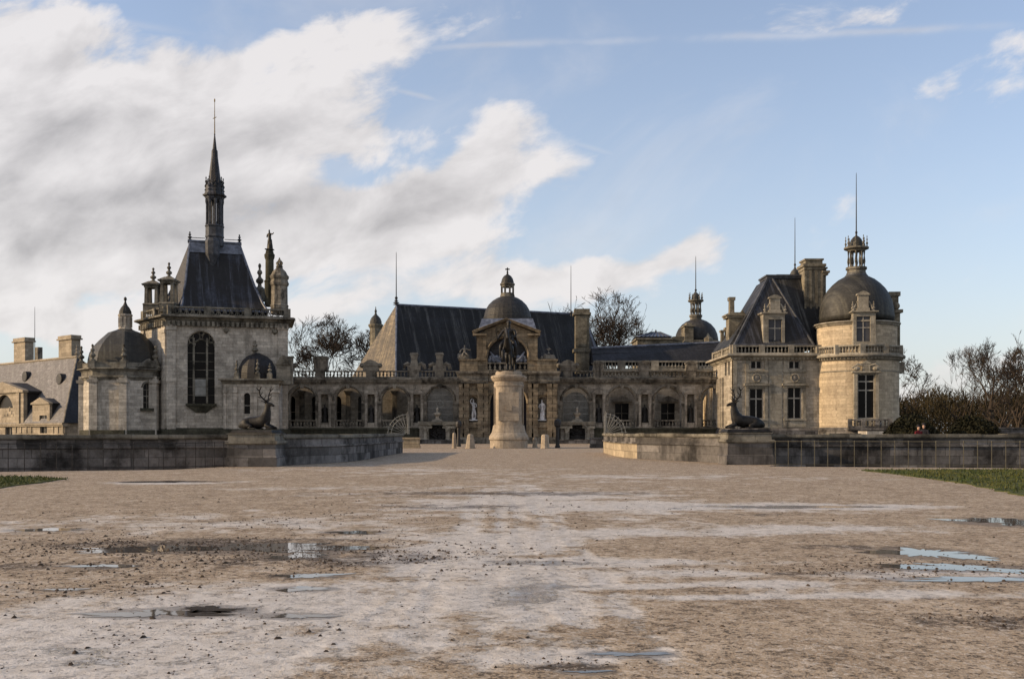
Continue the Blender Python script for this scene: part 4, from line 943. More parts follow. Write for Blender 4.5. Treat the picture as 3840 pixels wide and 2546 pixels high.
# ------------------------------------------------------------------ octagonal annex left of the chapel
def annex():
    D = 134.6; cx = px(470, D); Rr = 150 / F * D / 1.0; z = lambda y: pz(y, D - Rr * .9); u = D / F
    t = thing('octagonal_chapel', 'low octagonal annex with dark dome and small lantern left of the chapel', 'chapel', (cx, D, 0))
    angs = [R(a) for a in (-90 - 70.5 - 90, -90 - 70.5 - 45, -90 - 70.5, -90 - 25.5, -90 + 19.5, -90 + 64.5, -90 + 109.5, -90 + 154.5)]
    poly = [(cx + Rr * math.cos(a), D + Rr * math.sin(a)) for a in angs]
    mb = MB(); zw = z(1425)
    for i in range(8):
        if i == 4: continue
        p, q = poly[i], poly[(i + 1) % 8]; mb.add([(*p, ZB), (*q, ZB), (*q, zw), (*p, zw)], [[0, 1, 2, 3]])
    mb.build('wall', 'chapel_stone', t)
    a, b = Vector(poly[4]), Vector(poly[5]); fr = Fr(a.x, a.y, math.atan2(b.y - a.y, b.x - a.x)); L = (b - a).length
    w = op(fr, 537, 571, 1436, 1533, True)
    wallface(t, fr, 0, L, ZB, zw, [w], 'chapel_stone', .5, 'window_wall'); f = window(t, fr, w, .3, 2, (.3, .6, .9), .1, 'chapel_trim')
    s = fr.mb(); pbox(s, fr, 530, 578, 1530, 1541, -.35, .2); s.build('window_sill', 'dark_plinth', f)
    hm = fr.mb(); uc = (w[0] + w[1]) / 2; rr = (w[1] - w[0]) / 2 + .15
    hm.tube([(uc - rr * math.cos(PI * i / 12), -.03, w[3] + rr * math.sin(PI * i / 12)) for i in range(13)], .12, 4); hm.build('arch_moulding', 'chapel_trim', t); hm = fr.mb()
    hm.prism([(uc - 1.6, zw + 1.75), (uc + 1.6, zw + 1.75), (uc, zw + 2.9)], -.55, .3); hm.prism([(uc - 1.2, zw + 1.85), (uc + 1.2, zw + 1.85), (uc, zw + 2.6)], -.6, -.5); hm.build('pediment', 'chapel_trim', t)
    pl = MB()
    for i in range(8):
        x, y = poly[i]; d = Vector((x - cx, y - D)).normalized(); pl.frus((x - d.x * .25, y - d.y * .25), ZB, zw + .6, .55, .55, .5, .5); pl.frus((x - d.x * .2, y - d.y * .2), zw - .3, zw + .1, .66, .66, .72, .72)
    pl.build_each('corner_pier', 'chapel_stone', t)
    c = MB(); cornice(c, poly, zw, z(1408), .35); c.pp(poly, z(1408), z(1392), .06, .06); cornice(c, poly, z(1392), z(1378), .6); c.pp(poly, z(1378), z(1358), .1, .1); c.build('cornice', 'chapel_trim', t)
    fb = MB()
    for i in range(8):
        x, y = offs(poly, .05)[i]; fb.frus((x, y), z(1378), z(1352), .42, .42, .42, .42); finial(fb, x, y, z(1353), z(1290), .42)
    fb.build_each('finial', 'chapel_trim', t)
    pd = MB(); pd.pp(poly, ZB, pz(1612, D - 5), .4, .4); pd.build('plinth', 'dark_plinth', t)
    d = MB(); k = Rr / 1.0
    d.lathe((cx, D), [(k * .88, z(1362)), (k * .87, z(1342)), (k * .83, z(1315)), (k * .73, z(1288)), (k * .6, z(1265)), (k * .4, pz(1249, D)), (k * .22, pz(1239, D)), (k * .15, pz(1234, D))], 8, angs[0])
    dome = d.build('dome', 'dome_slate', t)
    l = MB(); l.lathe((cx, D), [(30 * u, pz(1258, D)), (26 * u, pz(1240, D)), (25 * u, pz(1232, D)), (20 * u, pz(1228, D)), (20 * u, pz(1192, D)), (26 * u, pz(1186, D)), (26 * u, pz(1180, D)), (22 * u, pz(1178, D))], 8, angs[0])
    for i in range(8): a = angs[i]; l.frus((cx + 20 * u * math.cos(a), D + 20 * u * math.sin(a)), pz(1228, D), pz(1190, D), .14, .14, .14, .14)
    ln = l.build('lantern', 'chapel_stone', t)
    l = MB(); l.lathe((cx, D), [(23 * u, pz(1180, D)), (22 * u, pz(1168, D)), (16 * u, pz(1155, D)), (8 * u, pz(1145, D)), (4 * u, pz(1135, D)), (3 * u, pz(1128, D)), (6 * u, pz(1124, D)), (5 * u, pz(1117, D)), (.5 * u, pz(1113, D))], 12); l.build('cap', 'dome_slate', ln)
    # stumpy finials seen against the sky at the left
annex()

# ------------------------------------------------------------------ small domed pavilion right of the chapel
def small_pavilion():
    fr = Fr(px(838, 131), 131, R(6)); t = thing('domed_annex', 'small square annex with dark dome between the chapel and the arcade', 'annex', (fr.X, fr.Y, 0))
    u1 = fr.u(1046); dp = 7.; zw = fr.z(930, 1440); poly = [fr.wp(0, 0), fr.wp(u1, 0), fr.wp(u1, dp), fr.wp(0, dp)]
    w = op(fr, 914, 938, 1473, 1552, True); wallface(t, fr, 0, u1, ZB, zw, [w], 'chapel_stone'); window(t, fr, w, .28, 1, (.47,), .09)
    s = MB()
    for i in (1, 2, 3): p, q = poly[i], poly[(i + 1) % 4]; s.add([(*p, ZB), (*q, ZB), (*q, zw), (*p, zw)], [[0, 1, 2, 3]])
    s.build('side_walls', 'chapel_stone', t)
    p = fr.mb()
    for x0, x1 in ((838, 848), (874, 888), (952, 964), (1020, 1046)): pbox(p, fr, x0, x1, 1442, 1625, -.18, 0); pbox(p, fr, x0 - 2, x1 + 2, 1462, 1472, -.3, 0)
    p.build_each('pilaster', 'chapel_stone', t)
    c = MB(); cornice(c, poly, zw, fr.z(930, 1420), .6); c.build('cornice', 'chapel_trim', t)
    b = MB(); b.pp(poly, ZB, fr.z(930, 1608), .3, .3); b.build('plinth', 'dark_plinth', t)
    cx, cy = fr.wp(fr.u(950), 3.4); zz = lambda y: pz(y, cy); k = cy / F
    a0 = fr.a + PI / 4
    d = MB(); d.lathe((cx, cy), [(70 * k, zz(1424)), (70 * k, zz(1400)), (66 * k, zz(1375)), (54 * k, zz(1352)), (36 * k, zz(1336)), (16 * k, zz(1328)), (10 * k, zz(1324))], 16, a0); d.build('dome', 'slate_dark', t)
    f = MB(); finial(f, cx - .3, cy, zz(1330), zz(1276), .45)
    for x, y0, y1 in ((886, 1420, 1350), (964, 1420, 1346), (1010, 1420, 1362)):
        X, Y = fr.wp(fr.u(x), .5); f.frus((X, Y), pz(1421, Y), pz(1400, Y), .35, .35, .3, .3); finial(f, X, Y, pz(1400, Y), pz(y1, Y), .3)
    f.build_each('finial', 'chapel_trim', t)
    h = fr.mb(); u = fr.u(1072); zq = lambda y: fr.z(1070, y)
    h.bx(fr.u(1036), fr.u(1088), .3, 1.8, zw, zq(1368)); h.prism([(fr.u(1032) + i * (fr.u(1092) - fr.u(1032)) / 10, zq(1368) + 1.3 * math.sin(PI * i / 10)) for i in range(11)], .2, 1.6)
    h.bx(fr.u(1076), fr.u(1096), .6, 1.4, zw, zq(1340)); h.bx(fr.u(1073), fr.u(1099), .5, 1.5, zq(1340), zq(1334)); h.build('chimney', 'chapel_trim', t)
small_pavilion()
# ------------------------------------------------------------------ arcade wings
DA = 142.0
def arcade(label, arches, niches, x0, x1, open_kind, ped, seed):
    fr = Fr(px(x0, DA), DA, 0); t = thing('arcade', label, 'arcade', (fr.X, DA, 0)); U1 = fr.u(x1)
    zt = pz(1441, DA); ops = []
    for x in arches: ops.append(op(fr, x - 50, x + 50, 1453, 1603, True))
    nops = []
    for x in niches: nops.append(op(fr, x - 13, x + 13, 1478, 1584, False))
    allo = sorted(ops + nops); wallface(t, fr, 0, U1, pz(1606, DA), zt, allo, 'arcade_stone', 1.35)
    # niche backs
    nb = fr.mb()
    for o in nops: nb.bx(o[0] - .1, o[1] + .1, .55, .6, o[2] - .1, o[3] + .1)
    nb.build_each('niche_back', 'arcade_trim', t)
    b = fr.mb(); b.bx(0, U1, -.15, 1.0, ZB, pz(1608, DA)); b.bx(0, U1, -.35, 1.0, pz(1612, DA), pz(1604, DA)); b.build('plinth', 'dark_plinth', t)
    # archivolts, keystones, impost band
    m = fr.mb()
    for o in ops:
        c = (o[0] + o[1]) / 2; r = (o[1] - o[0]) / 2 + .22
        m.tube([(c - r * math.cos(PI * i / 16), -.02, o[3] + r * math.sin(PI * i / 16)) for i in range(17)], .2, 4)
        m.prism([(c - .2, o[3] + r - .35), (c + .2, o[3] + r - .35), (c + .33, zt), (c - .33, zt)], -.3, 0)
        for s in (-1, 1): u = c + s * (r + .12); m.bx(u - .36, u + .36, -.17, 0, pz(1520, DA), pz(1512, DA)); m.bx(u - .3, u + .3, -.1, 0, pz(1600, DA), pz(1520, DA))
    m.build_each('archivolt', 'arcade_trim', t)
    m = fr.mb()
    for o in nops:                                     # aedicule round each niche
        c = (o[0] + o[1]) / 2; h = .5
        for s in (-1, 1): m.bx(c + s * .72 - .16, c + s * .72 + .16, -.22, 0, pz(1600, DA), pz(1482, DA)); m.bx(c + s * .72 - .22, c + s * .72 + .22, -.28, 0, pz(1486, DA), pz(1480, DA))
        m.bx(c - 1.0, c + 1.0, -.34, 0, pz(1478, DA), pz(1472, DA)); z = pz(1472, DA)
        m.prism([(c - .95 + 1.9 * i / 8, z + .5 * math.sin(PI * i / 8)) for i in range(9)], -.32, 0)
        m.bx(c - .75, c + .75, -.1, 0, pz(1460, DA), pz(1446, DA))
        m.bx(c - .5, c + .5, -.28, .3, pz(1604, DA), pz(1586, DA)); m.bx(c - 1.0, c + 1.0, -.2, 0, pz(1606, DA), pz(1598, DA))
    m.build_each('niche_frame', 'arcade_stone', t)
    # parapet in each arch
    q = fr.mb()
    for o in ops:
        if open_kind.get(ops.index(o)) == 'grille': continue
        balustrade(q, o[0] + .02, o[1] - .02, pz(1603, DA), pz(1574, DA), .12, .46, .15, (), .5, .3)
    q.build_each('arch_balustrade', 'arcade_trim', t, .9)
    # entablature, upper balustrade
    poly = [fr.wp(0, 0), fr.wp(U1, 0), fr.wp(U1, 6.5), fr.wp(0, 6.5)]
    c = fr.mb()
    for y0, y1, p in ((1441, 1434, .12), (1434, 1430, .3), (1430, 1424, .5), (1424, 1419, .62), (1419, 1416, .45)): c.bx(0, U1, -p, .75, pz(y0, DA), pz(y1, DA))
    n = int(U1 / .55)
    for i in range(n): u = (i + .5) * U1 / n; c.bx(u - .14, u + .14, -.42, 0, pz(1434, DA) - .02, pz(1430, DA) + .02)
    c.build('cornice', 'arcade_trim', t)
    q = fr.mb(); balustrade(q, 0, U1, pz(1417, DA), pz(1390, DA), 0, .5, .16, [fr.u(x) for x in list(ped) + [n_ for n_ in niches if all(abs(n_ - q_) > 60 for q_ in ped)]], 1.35, .4); q.build('balustrade', 'arcade_trim', t)
    # slab added behind the arches to keep them dark, back wall with its openings
    r = fr.mb(); r.bx(0, fr.u(2430) if seed else U1, .752, 2.6 if seed else 4.6, zt - .25, zt + .35); r.build('shade_slab', 'arcade_trim', t)
    g = fr.off(6.0); bo = []
    for i, x in enumerate(arches):
        k = open_kind.get(i, 'wall')
        if k == 'grille': bo.append(op(g, x - 46, x + 46, 1470, 1662, True))
        elif k == 'two': bo += [op(g, x - 62, x - 26, 1484, 1598, True), op(g, x + 36, x + 66, 1484, 1598, True)]
        elif k == 'win': bo.append(op(g, x - 26, x + 26, 1512, 1596))
        elif k == 'open': bo.append(op(g, x - 44, x + 62, 1462, 1600, True))
    mb = g.mb(); openings(mb, 0, U1, ZB + 2, zt, 0, .5, bo); mb.build('back_wall', 'pavilion_stone', t)
    for o in bo:
        if o[1] - o[0] < 2.3: window(t, g, o, .3, 2, (.55,), .1, 'arcade_trim')
    mb = g.mb()
    for i, x in enumerate(arches):
        if open_kind.get(i) in ('win',):
            u = g.u(x); mb.prism([(u - 1.5, pz(1506, DA + 6)), (u + 1.5, pz(1506, DA + 6)), (u + 1.5, pz(1500, DA + 6)), (u, pz(1484, DA + 6)), (u - 1.5, pz(1500, DA + 6))], -.4, 0)
        if open_kind.get(i) in ('two', 'wall'): u = g.u(x); mb.bx(u - .35, u + .35, -.25, 0, ZB + 2, pz(1480, DA + 6)); mb.frus((u, -.1), pz(1480, DA + 6), pz(1466, DA + 6), .3, .3, .6, .45)
    mb.build_each('portico_trim', 'arcade_trim', t)
    f = fr.mb(); f.bx(0, U1, .75, 6.0, pz(1612, DA), pz(1604, DA)); f.build('portico_floor', 'arcade_trim', t)
    e = fr.mb(); e.bx(0, .4, .75, 6.0, pz(1604, DA), zt); e.build('end_wall', 'arcade_stone', t) if not seed else None
    for i, x in enumerate(arches):                     # wrought grille in the gate arch
        if open_kind.get(i) != 'grille': continue
        o = ops[i]; c = (o[0] + o[1]) / 2; r = (o[1] - o[0]) / 2; gm = fr.mb()
        for k in range(1, 24):
            u = o[0] + (o[1] - o[0]) * k / 24; gm.bx(u - .022, u + .022, .3, .345, o[2], o[3] + math.sqrt(max(0, r * r - (u - c) ** 2)))
        for y in (1585, 1552, 1528, 1504, 1480): h = pz(y, DA); hw = r if h < o[3] else math.sqrt(max(0, r * r - (h - o[3]) ** 2)); gm.bx(c - hw, c + hw, .29, .355, h - .03, h + .03)
        gm.tube([(c + .5 * math.cos(a * PI / 8), .32, pz(1514, DA) + .5 * math.sin(a * PI / 8)) for a in range(17)], .06, 4)
        gm.build('grille', 'grey_iron', t)
    # attic pedestals with scrolls and urns over the niches
    sc = fr.mb()
    for x, kind in ped.items():
        u = fr.u(x); z0 = pz(1390, DA)
        if kind == 'bust':
            sc.bx(u - .95, u + .95, -.1, .9, z0, z0 + .75); sc.frus((u, .4), z0 + .75, z0 + 1.5, .6, .45, .42, .4); sc.frus((u, .4), z0 + 1.5, z0 + 2.25, .4, .4, .55, .45); sc.frus((u, .4), z0 + 2.25, z0 + 2.6, .66, .5, .5, .4)
            for s in (-1, 1): sc.tube([(u + s * 1.5, .4, z0 + .2), (u + s * 1.35, .4, z0 + .8), (u + s * .95, .4, z0 + 1.05), (u + s * .6, .4, z0 + .9)], [.3, .34, .3, .2], 6)
        elif kind == 'scroll':
            sc.bx(u - 1.1, u + 1.1, -.1, .8, z0, z0 + .7); sc.prism([(u - 1.4 + 2.8 * i / 10, z0 + .7 + .85 * math.sin(PI * i / 10)) for i in range(11)], -.2, .8)
            for s in (-1, 1): sc.sph((u + s * 1.25, .3, z0 + .75), .38, .3, .38, 8, 6)
        elif kind == 'urn':
            sc.bx(u - .8, u + .8, -.12, .8, z0, z0 + .3); sc.bx(u - .72, u + .72, -.08, .75, z0 + .3, z0 + .95); sc.bx(u - .86, u + .86, -.16, .82, z0 + .95, z0 + 1.15); sc.prism([(u - .75 + 1.5 * i / 8, z0 + 1.15 + .28 * math.sin(PI * i / 8)) for i in range(9)], -.1, .75)
        elif kind == 'chimney':
            sc.bx(u - .95, u + .95, .2, 1.4, z0, z0 + 1.7); sc.bx(u - 1.05, u + 1.05, .1, 1.5, z0 + 1.7, z0 + 1.95); sc.bx(u - .9, u + .9, .25, 1.35, z0 + 1.95, z0 + 2.1)
    sc.build_each('attic_ornament', 'arcade_trim', t)
    return t, nops
AL, NL = arcade('left arcade of four arches between the domed annex and the gate pavilion', [1133, 1306, 1480, 1650], [1218, 1392, 1564], 1046, 1722,
       {0: 'two', 1: 'two', 2: 'wall', 3: 'grille'}, {1072: 'scroll', 1200: 'chimney', 1390: 'scroll', 1553: 'bust', 1648: 'bust'}, 0)
AR, NR = arcade('right arcade of four arches between the gate pavilion and the steep-roofed pavilion', [2160, 2332, 2505, 2680], [2246, 2418, 2590], 2090, 2752,
       {0: 'grille', 1: 'win', 2: 'win', 3: 'open'}, {2243: 'urn', 2415: 'urn', 2592: 'urn', 2130: 'scroll'}, 1)
for i, (x, sd) in enumerate(((1218, 'first arch from the chapel'), (1392, 'second arch from the chapel'), (1564, 'arch with the left grille'), (2246, 'right grilled arch'), (2418, 'windowed right arches'), (2590, 'last right arch'))):
    lab = ['dark statue in the niche right of the arch nearest the chapel', 'dark statue in the middle niche of the left arcade', 'dark statue in the niche left of the left grilled arch', 'dark statue in the niche right of the right grilled arch', 'dark statue in the middle niche of the right arcade', 'dark statue in the right arcade niche nearest the steep-roofed pavilion'][i]
    figure('niche_statue', lab, px(x, DA + .25), DA + .22, pz(1584, DA) + .05, 2.6, 'iron' if i % 2 else 'stag_bronze', i % 2 * 0, .1 * i, 'dark statues in the arcade niches', seed=20 + i)
# ------------------------------------------------------------------ gate pavilion
DG = 138.0
def gate():
    fr = Fr(px(1721, DG), DG, 0); t = thing('gate_pavilion', 'central gate pavilion with arched attic, pediment and flattened dark dome', 'pavilion', (fr.X, DG, 0)); U1 = fr.u(2091); z = lambda y: pz(y, DG)
    door = op(fr, 1838, 1974, 1444, 1668, True); n1 = op(fr, 1760, 1790, 1488, 1582, True); n2 = op(fr, 2017, 2049, 1488, 1582, True)
    wallface(t, fr, 0, U1, -.05, z(1446 - 16), [n1, door, n2], 'gate_stone', .9)
    nb = fr.mb()
    for o in (n1, n2): nb.bx(o[0] - .1, o[1] + .1, .62, .7, o[2] - .1, o[3] + 1)
    nb.build_each('niche_back', 'arcade_trim', t)
    s = fr.mb(); s.bx(0, .5, .9, 9, -.05, z(1394)); s.bx(U1 - .5, U1, .9, 9, -.05, z(1394)); s.bx(.5, U1 - .5, 8.6, 9, -.05, z(1394)); s.bx(.5, U1 - .5, .9, 8.6, z(1436), z(1430)); s.build('side_walls', 'gate_stone', t)
    gl = fr.mb(); gl.prism(pane_poly(door), 1.6, 1.7); gl.build('door', 'dark_cloth', t)
    p = fr.mb()
    for x in (1731, 1748, 1802, 1822, 1990, 2006, 2062, 2080):
        u = fr.u(x); w = .36 if x in (1748, 1802, 2006, 2062) else .28
        p.bx(u - w, u + w, -.42, 0, .9, z(1452)); p.bx(u - w - .1, u + w + .1, -.55, 0, z(1452), z(1440)); p.bx(u - w - .1, u + w + .1, -.52, 0, .9, 1.5)
        for k in range(7): zz = 1.6 + k * 1.0; p.bx(u - w - .05, u + w + .05, -.47, 0, zz, zz + .45)
    p.build_each('pilaster', 'gate_stone', t)
    m = fr.mb(); m.bx(-.15, U1 + .15, -.6, 0, -.05, .75); m.bx(-.1, U1 + .1, -.5, 0, .75, .9); m.build('plinth', 'arcade_trim', t)
    m = fr.mb()
    for o in (n1, n2):
        c = (o[0] + o[1]) / 2
        for q in (-1, 1): m.bx(c + q * .82 - .15, c + q * .82 + .15, -.2, 0, z(1600), z(1484))
        m.bx(c - 1.05, c + 1.05, -.32, 0, z(1482), z(1474)); m.prism([(c - .95 + 1.9 * i / 8, z(1474) + .45 * math.sin(PI * i / 8)) for i in range(9)], -.3, 0); m.bx(c - .7, c + .7, -.25, 0, z(1604), z(1584)); m.bx(c - .6, c + .6, -.08, 0, z(1462), z(1450))
    c = (door[0] + door[1]) / 2; r = (door[1] - door[0]) / 2 + .2
    m.tube([(c - r * math.cos(PI * i / 18), -.03, door[3] + r * math.sin(PI * i / 18)) for i in range(19)], .22, 4); m.build_each('niche_frame', 'gate_stone', t)
    e = fr.mb()
    for (a, b) in ((-.1, fr.u(1826)), (fr.u(1986), U1 + .1)):
        for y0, y1, q in ((1437, 1430, .5), (1430, 1425, .65), (1425, 1405, .45), (1405, 1400, .8), (1400, 1393, 1.0)): e.bx(a - q * .3, b + q * .3, -q, .9, z(y0), z(y1))
    for y0, y1, q in ((1430, 1425, .25), (1425, 1406, .15), (1406, 1400, .4), (1400, 1394, .55)): e.bx(fr.u(1826) + .3, fr.u(1986) - .3, -q, .88, z(y0), z(y1))
    e.build('cornice', 'arcade_trim', t)
    # attic with the open arch
    g = fr.off(.5); ar = op(g, 1828, 1978, 1264, 1386, True); at = g.mb(); ua, ub = g.u(1788), g.u(2016); openings(at, ua, ub, z(1394), g.z(1900, 1252), 0, 1.1, [ar]); at.build('attic', 'gate_stone', t)
    bk = g.mb(); bk.prism(pane_poly(ar, 0), .9, 1.05); bk.build('arch_back', 'slate_dark', t)
    fl = fr.mb(); fl.bx(.1, g.u(1792) - .01, .3, 1.9, z(1394), z(1345)); fl.bx(g.u(2012) + .01, U1 - .1, .3, 1.9, z(1394), z(1345)); fl.bx(-.05, g.u(1792), .15, 2.0, z(1352), z(1346)); fl.bx(g.u(2012), U1 + .05, .15, 2.0, z(1352), z(1346)); fl.build_each('attic_wing', 'gate_stone', t)
    q = g.mb(); balustrade(q, ar[0], ar[1], z(1390), z(1358), -.1, .62, .2, (), .5, .4); q.build('balustrade', 'arcade_trim', t)
    m = g.mb(); c = (ar[0] + ar[1]) / 2; r = (ar[1] - ar[0]) / 2 + .2
    m.tube([(c - r * math.cos(PI * i / 20), -.05, ar[3] + r * math.sin(PI * i / 20)) for i in range(21)], .24, 4)
    for x in (1806, 1998): u = g.u(x); m.bx(u - .65, u + .65, -.25, 0, z(1345), z(1262)); m.bx(u - .75, u + .75, -.4, 0, z(1350), z(1343)); m.bx(u - .75, u + .75, -.38, 0, z(1266), z(1258))
    m.build_each('attic_pier', 'gate_stone', t)
    # trophies in bluish lead inside the arch
    tr = g.mb(); r_ = random.Random(3)
    for s in (-1, 1):
        for k in range(9): a = .25 + .13 * k; u = c + s * (2.5 - k * .2); tr.sph((u, .45, ar[2] + 1.3 + .9 * abs(math.sin(k)) * .5), .3 + .1 * r_.random(), .3, .34, 6, 5)
        tr.tube([(c + s * 1.0, .4, ar[2] + 1.0), (c + s * 1.7, .4, ar[2] + 1.5), (c + s * 2.4, .4, ar[2] + 2.5)], [.25, .3, .1], 6)
    tr.build_each('trophy', 'lead', t)
    # broken pediment
    pdm = g.mb(); zb, za = g.z(1900, 1252), g.z(1900, 1197); ul, ur = g.u(1774), g.u(2025); um = (ul + ur) / 2
    pdm.add([], [])
    def rake(u0, z0, u1, z1, w0, w1, th): pdm.prism([(u0, z0), (u1, z1), (u1, z1 + th), (u0, z0 + th)], w0, w1)
    rake(ul, zb, um, za - .25, -.85, 1.1, .2); rake(ul - .1, zb + .2, um, za - .05, -1.0, 1.1, .14); rake(um, za - .25, ur, zb, -.85, 1.1, .2); rake(um, za - .05, ur + .1, zb + .2, -1.0, 1.1, .14)
    pdm.prism([(ul + .4, zb), (ur - .4, zb), (um, za - .3)], .05, 1.1)
    pdm.bx(ul, g.u(1826), -.9, 0, zb - .3, zb - .02); pdm.bx(g.u(1978), ur, -.9, 0, zb - .3, zb - .02)
    r_ = random.Random(8)
    for k in range(12): u = um + r_.uniform(-1.4, 1.4); pdm.sph((u, 0, zb + .2 + (1 - abs(u - um) / 2.2) * .7 * r_.random()), .26, .25, .3, 6, 5)
    pdm.build('pediment', 'gate_stone', t)
    # metal roof and dome
    rf = g.mb(); a, b = g.u(1800), g.u(2005); rf.add([(a - .4, .3, g.z(1900, 1245)), (b + .4, .3, g.z(1900, 1245)), (b + .4, 4, g.z(1900, 1245)), (a - .4, 4, g.z(1900, 1245)), (a + .2, 2.4, g.z(1900, 1187)), (b - .2, 2.4, g.z(1900, 1187)), (b - .2, 3.2, g.z(1900, 1187)), (a + .2, 3.2, g.z(1900, 1187))],
        [[0, 1, 5, 4], [1, 2, 6, 5], [2, 3, 7, 6], [3, 0, 4, 7], [4, 5, 6, 7]]); rf.build('roof', 'lead', t)
    D = 153.0; X = px(1903, D); k = D / F; y = lambda v: pz(v, D); d = MB()
    d.lathe((X, D), [(90 * k, y(1400)), (90 * k, y(1190)), (88 * k, y(1186)), (87 * k, y(1180)), (82 * k, y(1162)), (72 * k, y(1145)), (56 * k, y(1129)), (40 * k, y(1119)), (28 * k, y(1114))], 32); d.build('dome', 'dome_dark', t)
    l = MB(); l.lathe((X, D), [(30 * k, y(1118)), (29 * k, y(1110)), (27 * k, y(1104)), (27 * k, y(1100))], 8, PI / 8)
    for i in range(8): a = PI / 8 + i * PI / 4; l.frus((X + 23 * k * math.cos(a), D + 23 * k * math.sin(a)), y(1101), y(1076), .15, .15, .15, .15)
    l.lathe((X, D), [(25 * k, y(1078)), (26 * k, y(1072)), (30 * k, y(1069)), (30 * k, y(1065)), (25 * k, y(1063))], 8, PI / 8)
    ln = l.build('lantern', 'chapel_trim', t)
    l = MB(); l.lathe((X, D), [(25 * k, y(1066)), (23 * k, y(1055)), (20 * k, y(1045)), (14 * k, y(1036)), (6 * k, y(1031)), (3 * k, y(1027)), (3.5 * k, y(1020)), (2 * k, y(1016))], 16); l.bx(X - .09, X + .09, D - .08, D + .08, y(1018), y(1004)); l.bx(X - .34, X + .34, D - .08, D + .08, y(1016) + .15, y(1016) + .33); l.build('cap', 'dome_dark', ln)
    return fr
GF = gate()
figure('marble_statue', 'white marble statue with raised arm in the niche left of the equestrian pedestal', px(1776, DG + .3), DG + .3, pz(1576, DG), pz(1493, DG) - pz(1576, DG) - .05, 'marble', 1, .2, 'white statues in the gate niches', seed=31)
figure('marble_statue', 'white marble draped statue in the niche right of the equestrian pedestal', px(2033, DG + .3), DG + .3, pz(1576, DG), pz(1497, DG) - pz(1576, DG), 'marble', 0, -.1, 'white statues in the gate niches', seed=32)
def seated(label, x, s):
    D = DG + 1.1; X = px(x, D); zf = pz(1346, D); t = thing('seated_statue', label, 'statue', (X, D, zf), 'stone groups on the gate attic')
    q = 1.15; M = Matrix.Translation((X, D, zf)) @ Matrix.Diagonal((q * s, q, q, 1)); k = Sk(); pv = k.p((0, 0, .62), (.24, .2))
    c = k.chain([((.03, 0, .95), (.19, .15)), ((.0, 0, 1.25), (.21, .15)), ((0, 0, 1.42), .08), ((.02, -.03, 1.55), (.11, .12)), ((.02, -.02, 1.7), .07)], pv)
    k.chain([((-.15, -.35, .62), .14), ((-.2, -.55, .55), .12), ((-.22, -.5, .15), .09)], pv); k.chain([((.2, -.3, .6), .14), ((.4, -.45, .5), .12), ((.5, -.4, .12), .09)], pv)
    k.chain([((-.3, 0, 1.2), .09), ((-.5, -.1, .95), .07), ((-.55, -.25, .75), .06)], 2); k.chain([((.3, 0, 1.2), .09), ((.55, -.05, 1.05), .07), ((.75, -.1, 1.15), .06)], 2)
    k.build('body', 'statue_grey', t, 1, 0, M)
    b = MB(M); r = random.Random(int(x)); b.bx(-.55, .55, -.3, .5, 0, .5)
    for i in range(14): b.sph((r.uniform(-.7, 1.1), r.uniform(-.3, .3), r.uniform(.05, .5)), .2, .2, .22, 6, 5)
    b.build('trophy_pile', 'statue_grey', t)
seated('stone figure group seated on the left end of the gate attic', 1742, 1)
seated('stone figure group seated on the right end of the gate attic', 2058, -1)
# ------------------------------------------------------------------ wall fountains under the grilled arches, low walls
def fountain(label, x0, x1, sgn):
    D = 139.5; fr = Fr(px(x0, D), D, 0); U = fr.u(x1); z = lambda y: pz(y, D); t = thing('wall_fountain', label, 'fountain', (fr.X, D, 0), 'wall fountains under the grilled arches')
    o = (U * .26, U * .74, .1, z(1618), True); mb = fr.mb(); openings(mb, 0, U, -.05, z(1592), 0, 1.4, [o]); mb.build('wall', 'arcade_stone', t)
    b = fr.mb(); b.bx(o[0] - .1, o[1] + .1, 1.1, 1.38, 0, z(1594)); r = random.Random(int(x0))
    for k in range(30): b.sph((r.uniform(o[0], o[1]), 1.0, r.uniform(.2, o[3] + .8)), .28, .3, .22, 6, 5)
    b.build('grotto', 'iron', t)
    c = fr.mb()
    for a, e in ((-.15, U * .36), (U * .64, U + .15)): c.bx(a, e, -.3, 1.5, z(1592), z(1586)); c.bx(a + .05, e - .05, -.2, 1.5, z(1606), z(1598))
    c.bx(U * .36 + .01, U * .64 - .01, -.2, 1.5, z(1592), z(1587)); c.bx(-.2, U + .2, -.35, 1.55, z(1586), z(1580))
    cc = U / 2; rr = U * .29; c.tube([(cc - rr * math.cos(PI * i / 14), -.08, o[3] + rr * math.sin(PI * i / 14)) for i in range(15)], .26, 5)
    for s in (-1, 1): c.lathe((cc + s * U * .33, -.15), [(.3, .3), (.34, .6), (.25, .8), (.22, 1.7), (.32, 2.0), (.34, 2.2)], 8)
    c.build('mouldings', 'pavilion_trim', t)
    s = fr.mb(); s.frus((cc, .4), z(1580), z(1572), .75, .4, .6, .35); s.frus((cc, .4), z(1572), z(1560), .3, .25, .2, .2); s.lathe((cc, .4), [(.2, z(1562)), (.5, z(1556)), (.55, z(1548)), (.2, z(1546)), (.15, z(1540)), (.2, z(1534)), (.03, z(1526))], 8); s.build('vase', 'pavilion_stone', t)
    q = fr.mb(); q.bx(-1.2, U + 1.2, -2.4, -1.9, -.02, .48); q.bx(-1.3, U + 1.3, -2.5, -1.8, .48, .58); q.bx(-1.2, -.7, -1.9, 0, -.02, .48); q.bx(U + .7, U + 1.2, -1.9, 0, -.02, .48); q.build('basin', 'terrace_stone', t)
fountain('left wall fountain with vase under the grilled arch beside the gate', 1573, 1706, 1)
fountain('right wall fountain with vase under the grilled arch beside the gate', 2102, 2228, -1)
